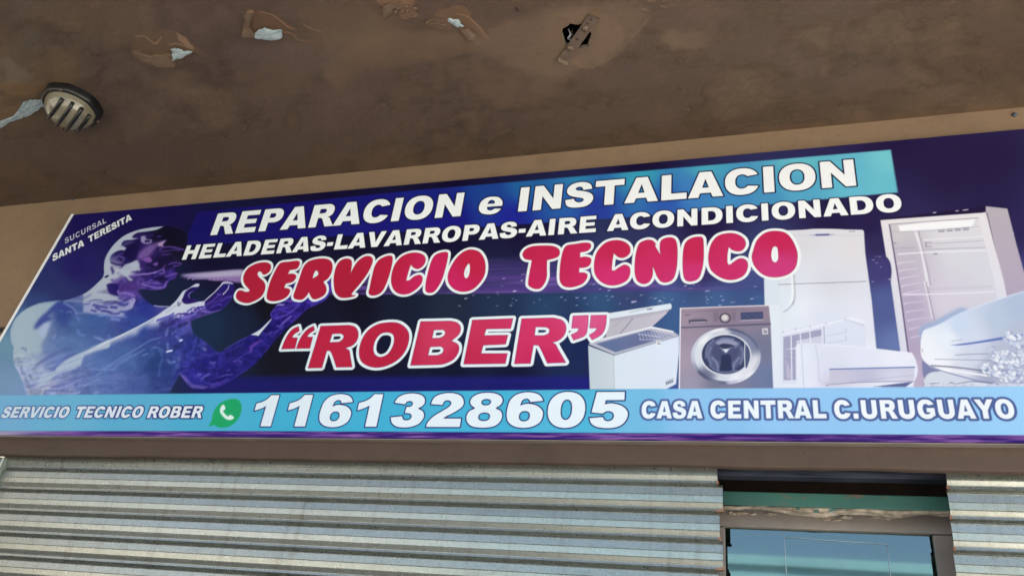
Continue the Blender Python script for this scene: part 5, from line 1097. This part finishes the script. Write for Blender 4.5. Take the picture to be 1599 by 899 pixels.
# guide rail, far left
ra = wp(15, 704, .085); rb_ = wp(0, 745, .085)
gr = empty('guide_rail', (ra[0], .09, 0)); tag(gr, 'grey green steel guide rail at the left end of the shutter', 'rail')
dx = (rb_[0] - ra[0]) / (rb_[1] - ra[1])
vs = []
for y in (.072, .130):
    for z in (LZ - .002, 0): xr = ra[0] + dx * (max(z, 2.3) - ra[1]); vs += [(xr - .12, y, z), (xr, y, z)]
mesh_obj('channel', vs, [(0, 1, 3, 2), (6, 7, 5, 4), (0, 2, 6, 4), (1, 5, 7, 3), (0, 4, 5, 1), (2, 3, 7, 6)], M['rail'], gr)
vs = []
for y in (.068, .0715):
    for z in (LZ - .003, 0): xr = ra[0] + dx * (max(z, 2.3) - ra[1]) ; vs += [(xr - .006, y, z), (xr - .001, y, z)]
mesh_obj('lip', vs, [(0, 1, 3, 2), (6, 7, 5, 4), (0, 2, 6, 4), (1, 5, 7, 3), (0, 4, 5, 1), (2, 3, 7, 6)], M['trim'], gr)
adopt(gr)

# ================================================================== what shows between the shutters
GX0, GX1 = -.45, .80
box('shutter_box_back', -3.2, 2.7, .46, .50, 2.44, 3.1, M['dark_void'], None); tag(bpy.data.objects['shutter_box_back'], kind='structure')
box('shutter_box_roof', -3.2, 2.7, .055, .459, 3.0, 3.04, M['dark_void'], None); tag(bpy.data.objects['shutter_box_roof'], kind='structure')
# dark cross rail
zr0, zr1 = wp(1300, 744, .16)[1], wp(1300, 727, .16)[1]
rail = empty('cross_rail', (.15, .16, zr0)); tag(rail, 'dark blue grey steel cross rail right under the lintel in the gap', 'rail')
box('web', GX0, GX1, .172, .18, zr0 + .004, zr1 + .02, M['dark_steel'], rail); box('flange', GX0, GX1, .15, .20, zr0 - .004, zr0 + .003, M['dark_steel'], rail, .001)
box('flange', GX0, GX1, .1505, .171, zr0 + .0035, zr0 + .016, M['dark_steel'], rail, .001)
adopt(rail)
zt0, zt1 = wp(1132, 787.5, .22)[1], wp(1132, 766, .22)[1]
tb_ = box('painted_beam', GX0, GX1, .22, .27, zt0, zt1, M['teal'], None, .003); tag(tb_, 'teal painted steel beam with rust above the window', 'beam')
# broken render between beam and window
xs = np.arange(GX0, GX1, .012); vs, fs = [], []
z_hi = zt0 + .012; z_lo = wp(1300, 807, .26)[1]
for i, x in enumerate(xs):
    for k in range(9):
        t = k / 8; nz = fbm(np.array(x * 14.), np.array(t * 3 + 2.), 4).item(); sl_ = math.exp(-((x - .12) / .10) ** 2) * .014 + math.exp(-((x - .36) / .07) ** 2) * .010
        vs.append((x, .245 - .03 * t - .018 * nz, z_hi + (z_lo - z_hi - sl_) * t + .008 * (nz - .5) * (t > .8)))
for i in range(len(xs) - 1):
    for k in range(8): fs.append((i * 9 + k, i * 9 + k + 1, i * 9 + k + 10, i * 9 + k + 9))
rn = mesh_obj('broken_render', vs, fs, M['crumb'], None, False); tag(rn, 'crumbling strip of broken render below the teal beam', 'render')
def fragment(pts, y, mat, name='render_fragment'):
    q_ = [(wp(a_, b_, y)) for a_, b_ in pts]; n_ = len(q_)
    vs = [(x, y + random.uniform(-.002, .002), z) for x, z in q_] + [(x, y + .003, z) for x, z in q_]
    o = mesh_obj(name, vs, [tuple(range(n_)), tuple(range(2 * n_ - 1, n_ - 1, -1))] + [(i, n_ + i, n_ + (i + 1) % n_, (i + 1) % n_) for i in range(n_)], mat, rn); return o
for k in range(30):
    x = (random.gauss(1296, 14) if k % 2 else random.gauss(1385, 22)) if k < 22 else random.uniform(1140, 1270)
    y_ = 799 + (x - 1130) * .028 + abs(random.gauss(0, 2.2)) + (6 * math.exp(-((x - 1298) / 9) ** 2)); r_ = random.uniform(2, 5)
    fragment([(x + r_ * random.uniform(.9, 3.6) * math.cos(t), y_ + r_ * random.uniform(.15, .7) * math.sin(t)) for t in (0, .5, 1.1, 1.6, 2.1, 2.7, 3.1, 3.7, 4.2, 4.8, 5.2, 5.8)], .2745 + .0002 * (k % 9), M['chalk' if k % 3 else 'crumb'])
for x, y_, r_ in ((1275, 797, 4), (1302, 797, 7), (1246, 793, 3), (1322, 797, 3)):
    fragment([(x + r_ * 1.3 * math.cos(t), y_ + r_ * .55 * math.sin(t)) for t in (0, 1.1, 2.0, 3.1, 4.0, 5.1)], .217, M['teal'], 'paint_drip')
# window
win = empty('window', (.15, .3, 2.0)); tag(win, 'window with blue mirror glass between the two shutters', 'window')
zg1 = wp(1300, 827, .283)[1]
box('frame', GX0, GX1, .282, .34, zg1, zg1 + .10, M['frame'], win, .003)
box('frame', GX0, GX1, .283, .339, .9, .96, M['frame'], win, .003)
box('frame', GX0, -.166, .284, .338, .962, zg1 - .002, M['frame'], win, .003)
box('frame', .474, GX1, .284, .338, .962, zg1 - .002, M['frame'], win, .003)
box('pane', GX0 + .055, GX1 - .055, .300, .306, .955, zg1 + .005, M['glass'], win)
def line(a_, b_, r_=.0013): return tube('painted_line', [(a_[0], .2985, a_[1]), (b_[0], .2985, b_[1])], r_, M['white'], win, 5)
W_ = lambda x, y: wp(x, y, .2985)
w1, w2, w3, w4, w5 = W_(1224, 838), W_(1385, 849.5), W_(1228, 895), W_(1391, 902), W_(1224, 829)
line(w1, w2); line(w5, w3); line(w2, (w4[0], w4[1])); line((w3[0], w3[1]), (w3[0] - .0, .98 + .6), .0012); line(w4, (w4[0], 1.6), .0012)
bpy.context.view_layer.update(); adopt(win)
box('window_wall', GX0 - 3, GX1 + 2.2, .345, .4, 0, .90, M['beige'], None); tag(bpy.data.objects['window_wall'], kind='structure')
box('room_back', -3.2, 2.7, 1.2, 1.3, 0, 2.9, M['dark_void'], None); tag(bpy.data.objects['room_back'], kind='structure')

# ================================================================== street in front (seen in reflections, bounces the daylight)
def sheet_(name, x0, x1, y0, y1, z, mat):
    o = mesh_obj(name, [(x0, y0, z), (x1, y0, z), (x1, y1, z), (x0, y1, z)], [(0, 1, 2, 3)], mat); tag(o, kind='structure'); return o
sheet_('ground', -300, 300, -300, 300, -.16, M['asphalt'])
box('pavement', -40, 40, -4.4, 1.2, -.155, 0, M['pavement'], None, .01); tag(bpy.data.objects['pavement'], kind='structure')
box('bounce_slab', 1.5, 40, -4.39, .02, .002, .03, M['bounce_slab'], None, .003); tag(bpy.data.objects['bounce_slab'], kind='structure')  # pale slab added out of view to bounce light onto the right
sheet_('road', -60, 60, -12, -4.41, -.15, M['asphalt'])
box('far_pavement', -40, 40, -15, -12, -.155, -.01, M['pavement'], None, .01); tag(bpy.data.objects['far_pavement'], kind='structure')
def house(x0, x1, y, h, mat, label):
    r_ = empty('house', ((x0 + x1) / 2, y, 0)); tag(r_, label, 'house', 'houses across the street')
    box('wall', x0, x1, y - 6, y, 0, h, mat, r_); box('parapet', x0 - .05, x1 + .05, y - 6.05, y + .06, h + .002, h + .2, mat, r_)
    k = int((x1 - x0) // 2.4)
    for i in range(k):
        cx = x0 + (i + .5) * (x1 - x0) / k
        w1_ = box('window', cx - .6, cx + .6, y + .003, y + .06, 1.0, 2.2, M['trim'], r_); box('window', cx - .6, cx + .6, y + .003, y + .06, 3.7, 4.9, M['trim'], r_); box('glass', cx - .54, cx + .54, y + .061, y + .07, 1.06, 2.14, M['glass'], w1_)
    adopt(r_)
house(-22, -7.2, -15.2, 5.7, M['cream'], 'cream two storey house across the street to the left')
house(-7, 4.5, -15.2, 6.05, M['facade'], 'pale blue house directly across the street')
house(4.7, 20, -15.2, 5.6, M['cream'], 'cream house across the street to the right')

nb = box('left_light_block', -13, -6.6, -3.4, 6, 0, 5.4, M['concrete'], None); tag(nb, 'unseen grey block added at the far left to darken that side', 'building')  # block added out of view to darken the left side
